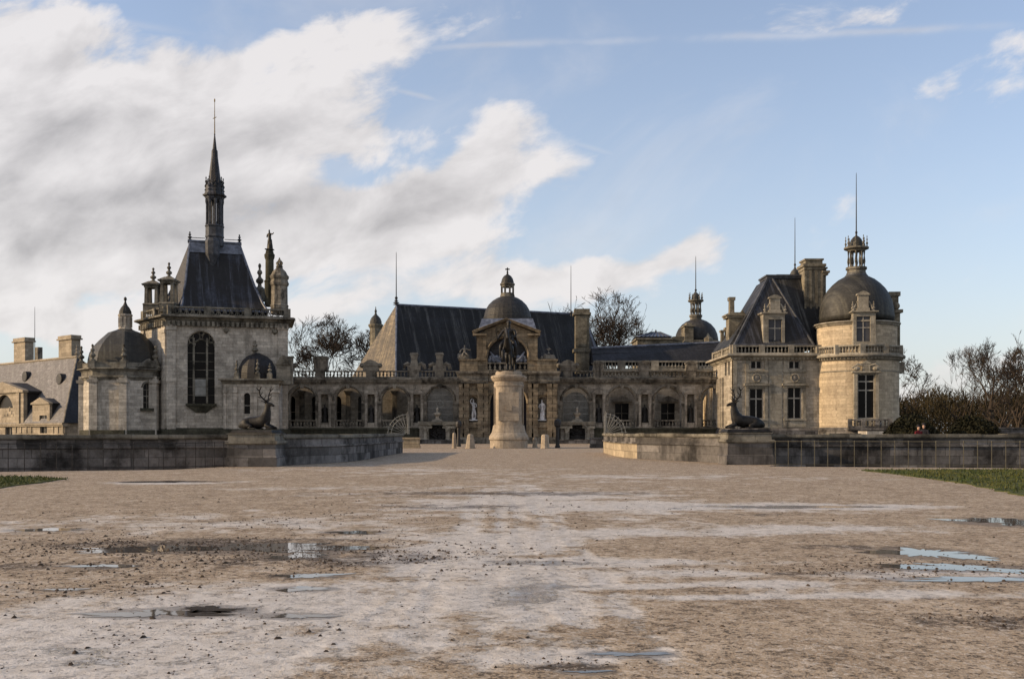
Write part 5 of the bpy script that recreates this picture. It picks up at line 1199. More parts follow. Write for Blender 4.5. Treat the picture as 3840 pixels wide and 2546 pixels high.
def block(label, x, y0, y1, D, w, dpt, mat):
    X = px(x, D); t = MB(); t.frus((X, D), -.03, .25, w, dpt, w, dpt); t.frus((X, D), .25, pz(y0, D) - .16, w - .05, dpt - .05, w - .06, dpt - .06); t.frus((X, D), pz(y0, D) - .16, pz(y0, D), w + .03, dpt + .03, w, dpt); o = t.build('low_wall', mat); tag(o, label, 'wall')
block('short low wall beyond the left curved wall, gold light put into its stone', 1540, 1640, 1664, 100, .95, .5, 'clean_stone')  # golden stone stands in for the low sun on this wall
block('short grey low wall beyond the right curved wall', 2240, 1640, 1664, 100, .75, .5, 'terrace_stone')
# ------------------------------------------------------------------ equestrian monument
def monument():
    D0 = 98.0; cx = px(1908, 101); cy = D0 + 2.9; z = lambda y: pz(y, D0 + .3); k = (D0 + .3) / F
    t = thing('monument_pedestal', 'tall rounded stone pedestal of the equestrian statue, its left side sunlit', 'pedestal', (cx, cy, 0))
    def ov(hw, hd, p=3.0, n=40): return [(cx + hw * math.copysign(abs(math.cos(a)) ** (2 / p), math.cos(a)), cy + hd * math.copysign(abs(math.sin(a)) ** (2 / p), math.sin(a))) for a in [2 * PI * i / n for i in range(n)]]
    def st(mb, lst):
        for (w0, y0), (w1, y1) in zip(lst, lst[1:]): mb.pp(ov(w0 * k, w0 * k + 1.05), z(y0), z(y1), 0, 0) if w0 == w1 else mb.add(*loft(ov(w0 * k, w0 * k + 1.05), ov(w1 * k, w1 * k + 1.05), z(y0), z(y1)))
    def loft(a, b, z0, z1):
        n = len(a); return [(*p, z0) for p in a] + [(*p, z1) for p in b], [[i, (i + 1) % n, n + (i + 1) % n, n + i] for i in range(n)] + [list(range(n))[::-1], [n + i for i in range(n)]]
    m = MB(); st(m, [(72, 1684), (72, 1652)]); st(m, [(72, 1652), (76, 1648), (76, 1640), (74, 1634)]); st(m, [(74, 1634), (66, 1622), (62, 1606), (60, 1594)]); m.build('base', 'plinth_stone', t)
    m = MB(); st(m, [(56, 1596), (55.5, 1450), (58, 1446), (58, 1440), (56, 1436), (56, 1426)]); m.build('shaft', 'plinth_stone', t)
    for a in (-1, 1): pass
    m = MB(); st(m, [(57, 1428), (62, 1424), (66, 1418), (69, 1414), (69, 1408), (62, 1405)]); st(m, [(52, 1406), (51, 1394), (48, 1389)]); m.build('cornice', 'plinth_stone', t)
    p = MB()
    for s in (-1, 1):
        for w in (-.42, .42):
            x = cx + s * (56 * k + .02); p.bx(min(x, x - s * .12), max(x, x - s * .12) + .0, cy - 1.1 + w - .12, cy - 1.1 + w + .12, z(1590), z(1452))
    p.bx(cx - 1.0, cx + 1.0, cy - 56 * k - 1.05 - .03, cy - 56 * k - .9, z(1578), z(1470)); p.bx(cx - .32, cx + .32, cy - 56 * k - 1.05 - .12, cy - 56 * k - .9, z(1540), z(1520)); p.build('panels', 'plinth_stone', t)
    # horse and rider facing the way in
    zf = z(1389); b = thing('equestrian_statue', 'dark bronze horseman on a striding horse atop the tall pedestal', 'statue', (cx, cy, zf)); s = 2.02
    M = Matrix.Translation((cx, cy, zf)) @ Matrix.Rotation(R(-8), 4, 'Z') @ Matrix.Diagonal((s, s, s, 1))
    h = Sk()                                           # forward is -y
    hp = h.p((0, .72, 1.28), (.27, .29)); h.chain([((0, .98, 1.26), (.2, .24)), ((0, 1.1, 1.3), (.09, .1))], hp)
    br = h.chain([((0, .3, 1.2), (.28, .31)), ((0, -.12, 1.19), (.28, .32)), ((0, -.5, 1.24), (.25, .3))], hp)
    nk = h.chain([((0, -.72, 1.5), (.17, .24)), ((0.02, -.86, 1.78), (.13, .18)), ((.05, -.93, 1.96), (.11, .13)), ((.08, -1.06, 1.9), (.09, .1)), ((.12, -1.24, 1.68), (.075, .08)), ((.14, -1.33, 1.54), (.055, .06))], br)
    ear = br + 3
    for e in (-.05, .08): h.chain([((.05 + e, -.9, 2.06), .04), ((.05 + e * 1.2, -.9, 2.16), .012)], ear)
    h.chain([((-.15, -.55, 1.0), (.13, .14)), ((-.16, -.95, .98), .085), ((-.16, -1.0, .62), .055), ((-.16, -.86, .5), .06)], br)      # lifted foreleg
    h.chain([((.15, -.5, .95), (.13, .14)), ((.16, -.5, .6), .08), ((.16, -.46, .3), .055), ((.16, -.5, .1), .06), ((.16, -.54, .03), .075)], br)
    h.chain([((.17, .85, .98), (.17, .2)), ((.18, .72, .75), .1), ((.18, 1.0, .48), .07), ((.18, .92, .15), .055), ((.18, .86, .03), .075)], hp)
    h.chain([((-.17, .75, .98), (.17, .2)), ((-.18, .5, .75), .1), ((-.18, .72, .48), .07), ((-.18, .58, .15), .055), ((-.18, .5, .03), .075)], hp)
    h.build('horse', 'bronze', b, 1, 0, M)
    tl = MB(M); tl.tube([(0, 1.1, 1.34), (0, 1.3, 1.3), (0, 1.38, 1.0), (.02, 1.36, .65), (.02, 1.3, .4)], [.06, .09, .11, .08, .02], 7)
    tl.tube([(-.02, -.6, 1.72), (-.02, -.72, 1.95), (.02, -.84, 2.1)], [.09, .1, .05], 6); tl.build('mane_and_tail', 'bronze', b)
    r = Sk(); pv = r.p((0, .12, 1.58), (.2, .17)); ch = r.chain([((0, .1, 1.82), (.18, .14)), ((0, .06, 2.06), (.23, .15)), ((0, .04, 2.2), (.08, .08)), ((0, .02, 2.32), (.1, .115)), ((0, .02, 2.44), (.1, .12)), ((0, .04, 2.53), .06)], pv)
    for q in (-1, 1): r.chain([((q * .27, -.06, 1.5), (.13, .12)), ((q * .37, -.3, 1.25), .1), ((q * .38, -.18, .95), .08), ((q * .38, -.12, .78), .065), ((q * .38, -.3, .72), .05)], pv)
    r.chain([((.29, .04, 2.08), .085), ((.36, -.08, 1.82), .07), ((.22, -.32, 1.72), .05), ((.12, -.4, 1.72), .045)], 2)
    r.chain([((-.29, .04, 2.08), .085), ((-.42, -.02, 1.86), .07), ((-.52, -.18, 1.66), .055), ((-.54, -.3, 1.62), .045)], 2)
    r.build('rider', 'bronze', b, 1, 0, M)
    c = MB(M); c.add([(.22, .16, 2.14), (-.22, .16, 2.14), (-.4, .5, 1.5), (.4, .5, 1.5), (.2, .24, 2.14), (-.2, .24, 2.14), (-.44, .62, 1.45), (.44, .62, 1.45)], [[0, 1, 2, 3], [4, 7, 6, 5], [0, 3, 7, 4], [1, 5, 6, 2], [3, 2, 6, 7], [0, 4, 5, 1]])
    c.tube([(-.54, -.25, 1.56), (-.56, -.42, 1.95), (-.58, -.6, 2.35)], [.03, .022, .01], 5); c.lathe((0, .03), [(.13, 2.46), (.11, 2.52), (.05, 2.58), (.02, 2.62)], 8); c.build('cloak_and_sword', 'bronze', b)
    pl = MB(M); pl.bx(-.42, .42, -1.15, 1.25, -.01, .05); pl.build('base', 'bronze', b)
monument()
# ------------------------------------------------------------------ steep-roofed pavilion
def dormer(parent, fr, x0, x1, yb, yc, wx0, wx1, wy0, wy1, depth, top, w=0., mat='pavilion_trim', gmat='glass_pale', roofmat='slate_dark', hs=(.62,)):
    """stone dormer: face with a real window, cheeks, cornice and a carved crest"""
    g = fr.off(w); a, b = g.u(x0), g.u(x1); xm = (x0 + x1) / 2; zb, zc = g.z(xm, yb), g.z(xm, yc)
    o = op(g, wx0, wx1, wy0, wy1); mb = g.mb(); openings(mb, a, b, zb, zc - .25, 0, .35, [o]); mb.bx(a, a + .25, .35, depth, zb, zc - .25); mb.bx(b - .25, b, .35, depth, zb, zc - .25); d = mb.build('dormer', mat, parent)
    window(d, g, o, .18, 2, hs, .12, 'mullion', gmat) if False else None
    f = g.mb(); u = (o[0] + o[1]) / 2; f.bx(u - .06, u + .06, .16, .26, o[2], o[3]); zz = o[2] + (o[3] - o[2]) * hs[0]; f.bx(o[0], o[1], .163, .257, zz - .06, zz + .06); f.build('window_frame', 'mullion', d)
    p = g.mb(); p.prism(pane_poly(o), .22, .25); p.build('pane', gmat, d)
    c = g.mb(); c.bx(a - .12, b + .12, -.12, depth, zc - .25, zc - .15); c.bx(a - .3, b + .3, -.3, depth, zc - .15, zc)
    hw = (b - a) * .23; zt = g.z(xm, top); h = zt - zc; c.bx(u - hw * 1.25, u + hw * 1.25, -.05, .7, zc, zc + h * .15); c.bx(u - hw, u + hw, 0, .6, zc + h * .15, zc + h * .8); c.bx(u - hw * 1.25, u + hw * 1.25, -.12, .7, zc + h * .8, zc + h * .88)
    c.prism([(u - hw * 1.15 + hw * 2.3 * i / 8, zc + h * .88 + h * .14 * math.sin(PI * i / 8)) for i in range(9)], -.05, .6)
    for s in (-1, 1):
        c.tube([(u + s * hw * 2.0, .2, zc), (u + s * hw * 1.6, .2, zc + h * .28), (u + s * hw * 1.1, .2, zc + h * .5)], [.2, .15, .1], 6); finial(c, u + s * (b - a) * .47, .15, zc, zc + h * .5, .2, 6)
    c.build('crest', mat, d)
    r = g.mb(); r.prism([(a, zc - .02), (b, zc - .02), (b, zc + .1), (u, zc + .7), (a, zc + .1)], .62, depth); r.build('roof', roofmat, d)
    return d
DP = 132.0
def pavilion():
    fr = Fr(px(2749, DP), DP, 0); t = thing('steep_roofed_pavilion', 'pale square pavilion with steep slate roof, dormer and tall chimney beside the round tower', 'pavilion', (fr.X, DP, 0)); z = lambda y: pz(y, DP)
    U = fr.u(3075); zw = z(1345); dp = 13.0; poly = [fr.wp(0, 0), fr.wp(U, 0), fr.wp(U, dp), fr.wp(0, dp)]
    wins = [op(fr, 2812, 2862, 1457, 1570), op(fr, 2955, 3005, 1453, 1570)]; sm = [op(fr, 2815, 2858, 1350, 1383), op(fr, 2958, 3002, 1350, 1383)]
    def pad(o): return o
    w1, w2 = wins; s1, s2 = sm
    s1 = (w1[0] + .15, w1[1] - .15, s1[2], zw - .28, False); s2 = (w2[0] + .15, w2[1] - .15, s2[2], zw - .28, False)
    wallface(t, fr, 0, U, ZB, zw, [w1, s1, w2, s2], 'pavilion_stone', .6)
    m = MB()
    for i in (1, 2): p, q = poly[i], poly[i + 1]; m.add([(*p, ZB), (*q, ZB), (*q, zw), (*p, zw)], [[0, 1, 2, 3]])
    m.build('back_walls', 'pavilion_stone', t)
    # left side with the window that looks along the arcade
    sd = MB(Matrix.Translation((*poly[3], 0)) @ Matrix.Rotation(-PI / 2, 4, 'Z')); so_ = (dp - 5.2, dp - 3.9, z(1408) + .2, z(1350), False); openings(sd, 0, dp, ZB, zw, 0, .5, [so_, (dp - 3.0, dp - 2.0, z(1408) + .2, z(1350), False)])
    for k in range(6): u = dp - 6 - k * 1.2; sd.bx(u - .22, u + .22, -.25, 0, pz(1604, DA), zw - 2.2)
    sd.build('side_wall', 'pavilion_stone', t)
    cw = MB(); cw.bx(fr.X, fr.X + 1.2, 145.0, 158, ZB, 9.4); cw.bx(fr.X - .2, fr.X + 1.3, 145.0, 158, 8.2, 8.7)
    for k in range(10): cw.bx(fr.X - .3, fr.X, 145.6 + k * 1.25, 146.05 + k * 1.25, ZB, 8.2)
    cw.build('court_wall', 'court_stone', t)
    sp = MB(Matrix.Translation((*poly[3], 0)) @ Matrix.Rotation(-PI / 2, 4, 'Z')); sp.bx(dp - 5.3, dp - 1.9, .3, .36, z(1410), z(1348)); sp.build('side_panes', 'glass_dark', t)
    for o in (w1, w2): window(t, fr, o, .3, 2, (.66,), .17, 'mullion')
    for o in (s1, s2): window(t, fr, o, .3, 2, (), .2, 'mullion')
    m = fr.mb()
    for o in (w1, w2):
        c = (o[0] + o[1]) / 2
        for s in (-1, 1): m.bx(c + s * 1.25 - .2, c + s * 1.25 + .2, -.12, 0, o[2] - 1.1, zw - .02); m.bx(c + s * 1.25 - .3, c + s * 1.25 + .3, -.2, 0, z(1392), z(1384))
        m.bx(c - 1.7, c + 1.7, -.42, 0, z(1446), z(1438)); m.bx(c - 1.5, c + 1.5, -.2, 0, z(1453), z(1446)); m.bx(c - 1.5, c + 1.5, -.25, 0, o[2] - .22, o[2]); m.bx(c - 1.1, c + 1.1, -.1, 0, o[2] - 1.1, o[2] - .22)
        m.bx(c - 1.05, c + 1.05, -.14, 0, z(1436), z(1398)); m.bx(c - 1.5, c + 1.5, -.24, 0, z(1396), z(1391))
        m.tube([(c + .52 * math.cos(k * PI / 8), -.16, z(1417) + .52 * math.sin(k * PI / 8)) for k in range(17)], .11, 5)
    for x0, x1 in ((2750, 2764), (2884, 2932)): pbox(m, fr, x0, x1, 1348, 1612, -.08, 0)
    m.bx(0, U, -.06, 0, z(1392), z(1389)); m.build_each('window_surround', 'pavilion_trim', t)
    d = fr.mb()
    for o in (w1, w2): c = (o[0] + o[1]) / 2; d.M = fr.M() @ Matrix.Translation((c, -.15, z(1417))) @ Matrix.Rotation(PI / 2, 4, 'X'); d.lathe((0, 0), [(.4, -.01), (.38, .05), (.2, .08), (.15, .12)], 14)
    d.build_each('medallion', 'statue_grey', t)
    b = MB(); b.pp(poly, ZB, z(1612), .3, .3); b.pp(poly, z(1612), z(1604), .3, .05); b.build('plinth', 'terrace_stone', t)
    c = MB(); cornice(c, poly, zw - .2, z(1326), .95); dentils(c, poly[0], poly[1], zw - .1, zw + .12, .42, .5); c.build('cornice', 'pavilion_trim', t)
    q = MB(); bal_poly(q, offs(poly, .05), [0], z(1327), z(1295), .36, .47, .15, .75, 2); bal_poly(q, offs(poly, .05), [3], z(1327), z(1295), .36, .47, .15, .75, 1); q.build('balustrade', 'pavilion_trim', t)
    # hipped roof with its ridge running back, and the cross roof behind it
    ze = z(1292); A0, B0 = (px(2755, 132.9), 132.9), (px(3052, 132.9), 132.9); ap = (px(2888, 137.2), 137.2); za = pz(1046, 137.2); bk = (ap[0], 143.5); C0 = (B0[0], 145.0); D0 = (A0[0], 145.0)
    r = MB(); r.add([(*A0, ze), (*B0, ze), (*C0, ze), (*D0, ze), (ap[0] - .35, ap[1], za), (ap[0] + .35, ap[1], za), (bk[0] + .35, bk[1], za), (bk[0] - .35, bk[1], za)], [[0, 1, 5, 4], [1, 2, 6, 5], [2, 3, 7, 6], [3, 0, 4, 7], [4, 5, 6, 7]])
    roof = r.build('roof', 'slate_blue', t)
    lh = MB(); lh.tube([(*A0, ze), (ap[0] - .35, ap[1], za)], .2, 5); lh.tube([(*B0, ze), (ap[0] + .35, ap[1], za)], .17, 5); lh.tube([(*A0, ze), (*B0, ze)], .16, 5); lh.build('lead_hips', 'lead_dark', roof)
    X0, X1 = px(2878, 139.6), px(3030, 139.6); zr = pz(1040, 139.6); r = MB()
    r.add([(X0 - 6.5, 134.6, ze), (X1 + .8, 134.6, ze), (X1 + .8, 146, ze), (X0 - 6.5, 146, ze), (X0, 138.9, zr), (X1 + .8, 138.9, zr), (X1 + .8, 142.6, zr), (X0, 142.6, zr)], [[0, 1, 5, 4], [1, 2, 6, 5], [2, 3, 7, 6], [3, 0, 4, 7], [4, 5, 6, 7]]); r2 = r.build('cross_roof', 'slate_mossy', t)
    c = MB(); c.bx(X0 - .45, X1 + .8, 138.5, 143, zr - .02, zr + .2); c.bx(X0 - .3, X1 + .8, 138.65, 142.9, zr - .32, zr - .02); c.bx(X0 + 1.2, X1 + .8, 139.3, 142.4, zr + .2, zr + .36); c.build('lead_ridge', 'lead_dark', r2)
    dormer(t, fr, 2862, 2943, 1292, 1172, 2882, 2932, 1198, 1284, 3.4, 1106, 1.05)
    # left dormer seen from its side with a slim chimney
    s = MB(); X, D = px(2728, 139.2), 139.2; Zc = lambda y: pz(y, D)
    X2 = px(2795, D); s.bx(X, X2, D - 1.0, D + 1.0, Zc(1300), Zc(1196)); s.bx(X - .35, X2, D - 1.25, D + 1.25, Zc(1196), Zc(1188)); s.bx(X - .5, X2, D - 1.4, D + 1.4, Zc(1188), Zc(1182)); s.bx(X + .1, X2 - .3, D - .9, D + .9, Zc(1182), Zc(1174)); s.frus((X + .55, D), Zc(1174), Zc(1128), .32, .5, .3, .5); s.frus((X + .55, D), Zc(1128), Zc(1116), .42, .6, .45, .6)
    finial(s, X2 - .5, D - .4, Zc(1175), Zc(1163), .2, 6); s.build('side_dormer', 'chimney_stone', t)
    s = MB()
    for x, y in ((2708, 1244), (2724, 1234)): s.bx(px(x - 5, 144), px(x + 5, 144), 143.6, 144.4, pz(1300, 144), pz(y, 144)); s.bx(px(x - 8, 144), px(x + 8, 144), 143.4, 144.6, pz(y + 2, 144), pz(y - 5, 144))
    s.build_each('side_chimney', 'chimney_stone', t)
    # great chimney
    D = 137.0; Zc = lambda y: pz(y, D); c = MB(); u = lambda x: px(x, D)
    c.bx(u(3018), u(3088), D, D + 2.6, Zc(1300), Zc(1010)); c.bx(u(3088) + .003, u(3100), D + .3, D + 2.3, Zc(1300), Zc(1030)); c.bx(u(3012), u(3106), D - .2, D + 2.8, Zc(1200), Zc(1186)); c.bx(u(3014), u(3104), D - .1, D + 2.7, Zc(1186), Zc(1170))
    for x0, x1, y1, y2, y3, y4 in ((3018, 3088, 1012, 1000, 990, 970), (3090, 3102, 1032, 1024, 1016, 1002)):
        c.bx(u(x0 - 3), u(x1 + 3), D - .15, D + 2.75, Zc(y1), Zc(y2)); c.bx(u(x0 - 8), u(x1 + 8), D - .3, D + 2.9, Zc(y2), Zc(y3)); c.bx(u(x0 + 3), u(x1 - 3), D + .05, D + 2.5, Zc(y3), Zc(y4 + 5)); c.bx(u(x0 - 1), u(x1 + 1), D - .1, D + 2.7, Zc(y4 + 6), Zc(y4))
    for x in (3020, 3040, 3062, 3082): c.bx(u(x - 4), u(x + 4), D - .12, D, Zc(1165), Zc(1016))
    c.build('chimney', 'chimney_stone', t)
    s = MB(); X, D = px(2981, 143), 143.0; Zc = lambda y: pz(y, D); k = D / F; s.lathe((X, D), [(19 * k, Zc(1050)), (19 * k, Zc(1034)), (18 * k, Zc(1026)), (13 * k, Zc(1016)), (6 * k, Zc(1010)), (3 * k, Zc(1004))], 16); sd_ = s.build('cupola', 'dome_slate', t); rod(sd_, X, D, Zc(1006), Zc(815), .06)
pavilion()
# ------------------------------------------------------------------ round tower
def tower(label, cx, D, Rr, name='round_tower'):
    t = thing(name, label, 'tower', (cx, D, 0)); zf = lambda y: pz(y, D - Rr); z = lambda y: pz(y, D)
    N = 64
    m = MB(); m.lathe((cx, D), [(Rr, ZB), (Rr, zf(1345))], N); m.build('wall', 'tower_stone', t)
    m = MB(); m.lathe((cx, D), [(Rr + .3, ZB), (Rr + .3, zf(1612)), (Rr + .02, zf(1602))], N); m.build('plinth', 'terrace_stone', t)
    m = MB(); m.lathe((cx, D), [(Rr + .05, zf(1392)), (Rr + .08, zf(1391)), (Rr + .08, zf(1388)), (Rr, zf(1387))], N); m.lathe((cx, D), [(Rr, zf(1350)), (Rr + .25, zf(1345)), (Rr + .3, zf(1338)), (Rr + .75, zf(1336)), (Rr + .8, zf(1330)), (Rr + .7, zf(1326)), (Rr - .8, zf(1326))], N)
    for i in range(76): a = 2 * PI * i / 76; m.frus((cx + (Rr + .3) * math.cos(a), D + (Rr + .3) * math.sin(a)), zf(1345), zf(1339), .13, .13, .16, .16)
    m.build('cornice', 'pavilion_trim', t)
    q = MB(); rb = Rr + .25; z0, z1 = zf(1327), zf(1292); h = z1 - z0
    for lo, hi, th in ((z0, z0 + h * .17, .3), (z1 - h * .16, z1, .38)):
        vs = []
        for i in range(N):
            a = 2 * PI * i / N
            for r_, zz in ((rb - th / 2, lo), (rb + th / 2, lo), (rb + th / 2, hi), (rb - th / 2, hi)): vs.append((cx + r_ * math.cos(a), D + r_ * math.sin(a), zz))
        q.add(vs, [[4 * i + k, 4 * ((i + 1) % N) + k, 4 * ((i + 1) % N) + (k + 1) % 4, 4 * i + (k + 1) % 4] for i in range(N) for k in range(4)])
    n = 90
    for i in range(n):
        a = 2 * PI * (i + .5) / n; x, y = cx + rb * math.cos(a), D + rb * math.sin(a)
        if i % 8 == 0: q.frus((x, y), z0 + .003, z1 + .05, .34, .34, .34, .34)
        else: baluster(q, x, y, z0 + h * .17, z1 - h * .16, .13)
    q.build('balustrade', 'pavilion_trim', t)
    r2 = Rr * .955; m = MB(); m.lathe((cx, D), [(r2, zf(1326)), (r2, zf(1212))], N); m.build('drum', 'tower_stone', t)
    m = MB(); m.lathe((cx, D), [(r2, zf(1216)), (r2 + .18, zf(1212)), (r2 + .22, zf(1208)), (r2 + .45, zf(1205)), (r2 + .45, zf(1201)), (r2 + .1, zf(1198))], N); m.build('drum_cornice', 'pavilion_trim', t)
    k = Rr / 150; m = MB(); m.lathe((cx, D), [(134 * k, z(1206)), (135 * k, z(1190)), (132 * k, z(1160)), (126 * k, z(1132)), (116 * k, z(1108)), (103 * k, z(1087)), (86 * k, z(1068)), (66 * k, z(1051)), (46 * k, z(1040)), (38 * k, z(1036))], N); m.build('dome', 'dome_slate', t, True)
    m = MB(); m.lathe((cx, D), [(44 * k, z(1044)), (42 * k, z(1036)), (36 * k, z(1030)), (36 * k, z(1026))], 24); m.build('dome_collar', 'lead_dark', t)
    L = lantern(t, cx, D, z(1030), 34 * k, 32 * k, z(1004), z(944), z(929), 24 * k, z(884), 8, 'chapel_trim', 'dome_slate'); rod(t, cx, D, z(886), z(648), .07)
    # tall mullioned window with its pediment and balcony, facing the camera's right
    def face(xc, off):
        g0 = math.asin(max(-1, min(1, (px(xc, D - Rr * .9) - cx) / Rr))); nx, ny = math.sin(g0), -math.cos(g0)
        return g0, (cx + nx * (Rr + off), D + ny * (Rr + off)), Fr(cx + nx * (Rr + off), D + ny * (Rr + off), g0)
    g0, P_, fr = face(3240, .5); zz = lambda y: pz(y, fr.Y)
    a, b = -1.02, 1.02; o = (a, b, zz(1568), zz(1404), False); mb = fr.mb(); openings(mb, -1.5, 1.5, zz(1600), zz(1398), 0, 1.1, [o]); mb.build('window_surround', 'pavilion_trim', t); f = window(t, fr, o, .22, 2, (.36 + .28, .84), .15, 'mullion')
    m = fr.mb(); m.bx(-1.75, 1.75, -.3, .9, zz(1398), zz(1391))
    for s in (-1, 1): m.bx(s * 1.32 - .2, s * 1.32 + .2, -.15, .4, zz(1600), zz(1398)); m.sph((s * 1.2, -.1, zz(1382)), .45, .3, .3, 8, 6); m.tube([(s * .5, -.1, zz(1370)), (s * 1.1, -.12, zz(1366)), (s * 1.8, -.12, zz(1380))], [.12, .16, .1], 5)
    m.bx(-.45, .45, -.15, .8, zz(1391), zz(1364)); m.prism([(-.7, zz(1364)), (.7, zz(1364)), (0, zz(1352))], -.2, .8); m.build('pediment', 'pavilion_trim', t)
    m = fr.mb(); m.bx(-2.4, 2.9, -1.1, .6, zz(1612), zz(1602)); balustrade(m, -2.4, 2.9, zz(1602), zz(1572), -1.05, .5, .15, [-2.2, -.6, 1.1, 2.7], .5, .3); m.build('balcony', 'terrace_stone', t)
    g0, P_, fr = face(3242, .3); dormer(t, fr, 3200, 3284, 1296, 1166, 3212, 3264, 1186, 1280, 2.6, 1092, 0, gmat='glass_pale', roofmat='dome_slate', hs=(.55,))
    # right-hand dormer seen edge-on
    fr = Fr(cx + (Rr + .2) * math.cos(R(4)), D + (Rr + .2) * math.sin(R(4)) , R(86)); m = fr.mb(); zz = lambda y: pz(y, D)
    m.bx(-1.3, 1.3, -.05, 2, zz(1326), zz(1176)); m.bx(-1.6, 1.6, -.35, 2, zz(1176), zz(1164)); m.bx(-.8, .8, 0, 1.1, zz(1164), zz(1112)); m.bx(-1.0, 1.0, -.2, 1.3, zz(1112), zz(1096))
    for s in (-1, 1): m.sph((s * 1.1, .4, zz(1150)), .4, .5, .5, 8, 6)
    m.build('side_dormer', 'chimney_stone', t)
    m = MB(); a = R(-12); X, Y = cx + (Rr + .1) * math.cos(a), D + (Rr + .1) * math.sin(a); m.frus((X, Y), zf(1392), zf(1350), .4, .5, .5, .6); m.build('corbel', 'pavilion_trim', t)
tower('round corner tower with bulbous slate dome and lantern, sunlit on its left half', px(3211, 133), 133.0, 5.36)
# ------------------------------------------------------------------ hipped great hall behind the arcades
def hall():
    B1, B2 = (px(1484, 149), 149.0), (px(2268, 163), 163.0); R1, R2 = (px(1486, 157), 157.0), (px(2192, 168), 168.0); B0 = (px(1308, 165), 165.0); B3 = (px(2268, 175) + 2, 178.0); B4 = (B0[0] + 4, 174.0)
    t = thing('great_hall', 'long hall with a huge weathered hipped slate roof behind the left arcade and gate', 'hall', (*B1, 0)); ze = 9.9; zr1, zr2 = pz(1143, 157), pz(1180, 168)
    w = MB(); pl = offs([B0, B1, B2, B3, B4], -.8); w.pp(pl, ZB, ze - .02); w.build('wall', 'arcade_stone', t)
    def face(a, b, c, d, n=6, sag=.0):                # roof face a-b (eaves) to d-c (ridge), slightly hollow near the eaves
        vs = []; fs = []
        for k in range(n + 1):
            f = k / n; s = sag * math.sin(PI * f)
            for p, q in ((a, d), (b, c)): v = Vector(p).lerp(Vector(q), f); v.z -= s; vs.append(tuple(v))
        for k in range(n): fs.append([2 * k, 2 * k + 1, 2 * k + 3, 2 * k + 2])
        return vs, fs
    E = lambda p: (*p, ze); r1, r2 = (*R1, zr1), (*R2, zr2)
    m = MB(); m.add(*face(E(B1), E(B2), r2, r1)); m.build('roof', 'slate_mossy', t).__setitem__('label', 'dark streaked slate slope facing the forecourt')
    m = MB(); m.add(*face(E(B0), E(B1), r1, r1)); q = m.build('hip', 'slate_sunlit', t); q['label'] = 'streaked hip slope with sunlit gold put into its slate'
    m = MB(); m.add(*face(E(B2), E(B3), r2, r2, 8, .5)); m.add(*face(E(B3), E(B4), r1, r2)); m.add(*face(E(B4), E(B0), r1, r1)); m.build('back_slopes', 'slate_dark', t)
    l = MB(); l.tube([r1, r2], .2, 6); l.tube([E(B1), r1], .17, 5); l.tube([E(B2), r2], .2, 5); l.build('lead_ridge', 'lead', t)
    k = MB()
    for x0, y0, x1, y1 in ((1716, 1175, 1704, 1398), (2072, 1190, 2100, 1390)):
        pts = []
        for f_ in (0, 1):
            x, y = ((x0, y0), (x1, y1))[f_]
            # meet the front slope
            n = (Vector(E(B2)) - Vector(E(B1))).cross(Vector(r1) - Vector(E(B1))); d = Vector(((x - 1920) / F, 1, (HY - y) / F)); o = Vector((0, 0, H)); s = (Vector(E(B1)) - o).dot(n) / d.dot(n); pts.append(o + d * s)
        nn = n.normalized(); nn = nn if nn.y < 0 else -nn
        a, b = pts; e = (a - b).cross(nn).normalized() * .3; k.add([a - e + nn * .06, a + e + nn * .06, b + e + nn * .06, b - e + nn * .06, a - e - nn * .2, a + e - nn * .2, b + e - nn * .2, b - e - nn * .2], [[0, 1, 2, 3], [4, 7, 6, 5], [0, 4, 5, 1], [1, 5, 6, 2], [2, 6, 7, 3], [3, 7, 4, 0]])
    k.build_each('lead_flashing', 'lead', t)
    f = MB(); X, D = R1; finial(f, X, D, zr1, zr1 + 1.0, .5); f.build('ridge_finial', 'lead_dark', t); rod(t, X, D, zr1 + .6, pz(945, 157), .07, ball=.24)
    D = 165.; rod(t, px(2141, D), D, pz(1185, D), pz(995, D), .06, ball=.22)
    c = MB(); D = 158.; u = lambda x: px(x, D); Z = lambda y: pz(y, D); c.bx(u(2158), u(2210), D, D + 2.2, Z(1400), Z(1178)); c.bx(u(2150), u(2216), D - .3, D + 2.5, Z(1180), Z(1172)); c.bx(u(2154), u(2212), D - .1, D + 2.3, Z(1172), Z(1158)); c.bx(u(2150), u(2214), D - .25, D + 2.4, Z(1320), Z(1308)); c.bx(u(2165), u(2202), D - .1, D, Z(1300), Z(1190)); c.build('chimney', 'chimney_stone', t)
    D = 176.; X = px(1409, D); k = D / F; Z = lambda y: pz(y, D); c = MB(); c.lathe((X, D), [(22 * k, Z(1420)), (22 * k, Z(1232)), (25 * k, Z(1228)), (28 * k, Z(1222)), (28 * k, Z(1217))], 12); tw = c.build('stair_turret', 'chimney_stone', t); c = MB(); c.lathe((X, D), [(23 * k, Z(1218)), (22 * k, Z(1205)), (18 * k, Z(1194)), (11 * k, Z(1186)), (5 * k, Z(1180)), (3 * k, Z(1172)), (5 * k, Z(1168)), (2 * k, Z(1160)), (1 * k, Z(1150))], 14); c.build('cap', 'dome_slate', tw)
hall()
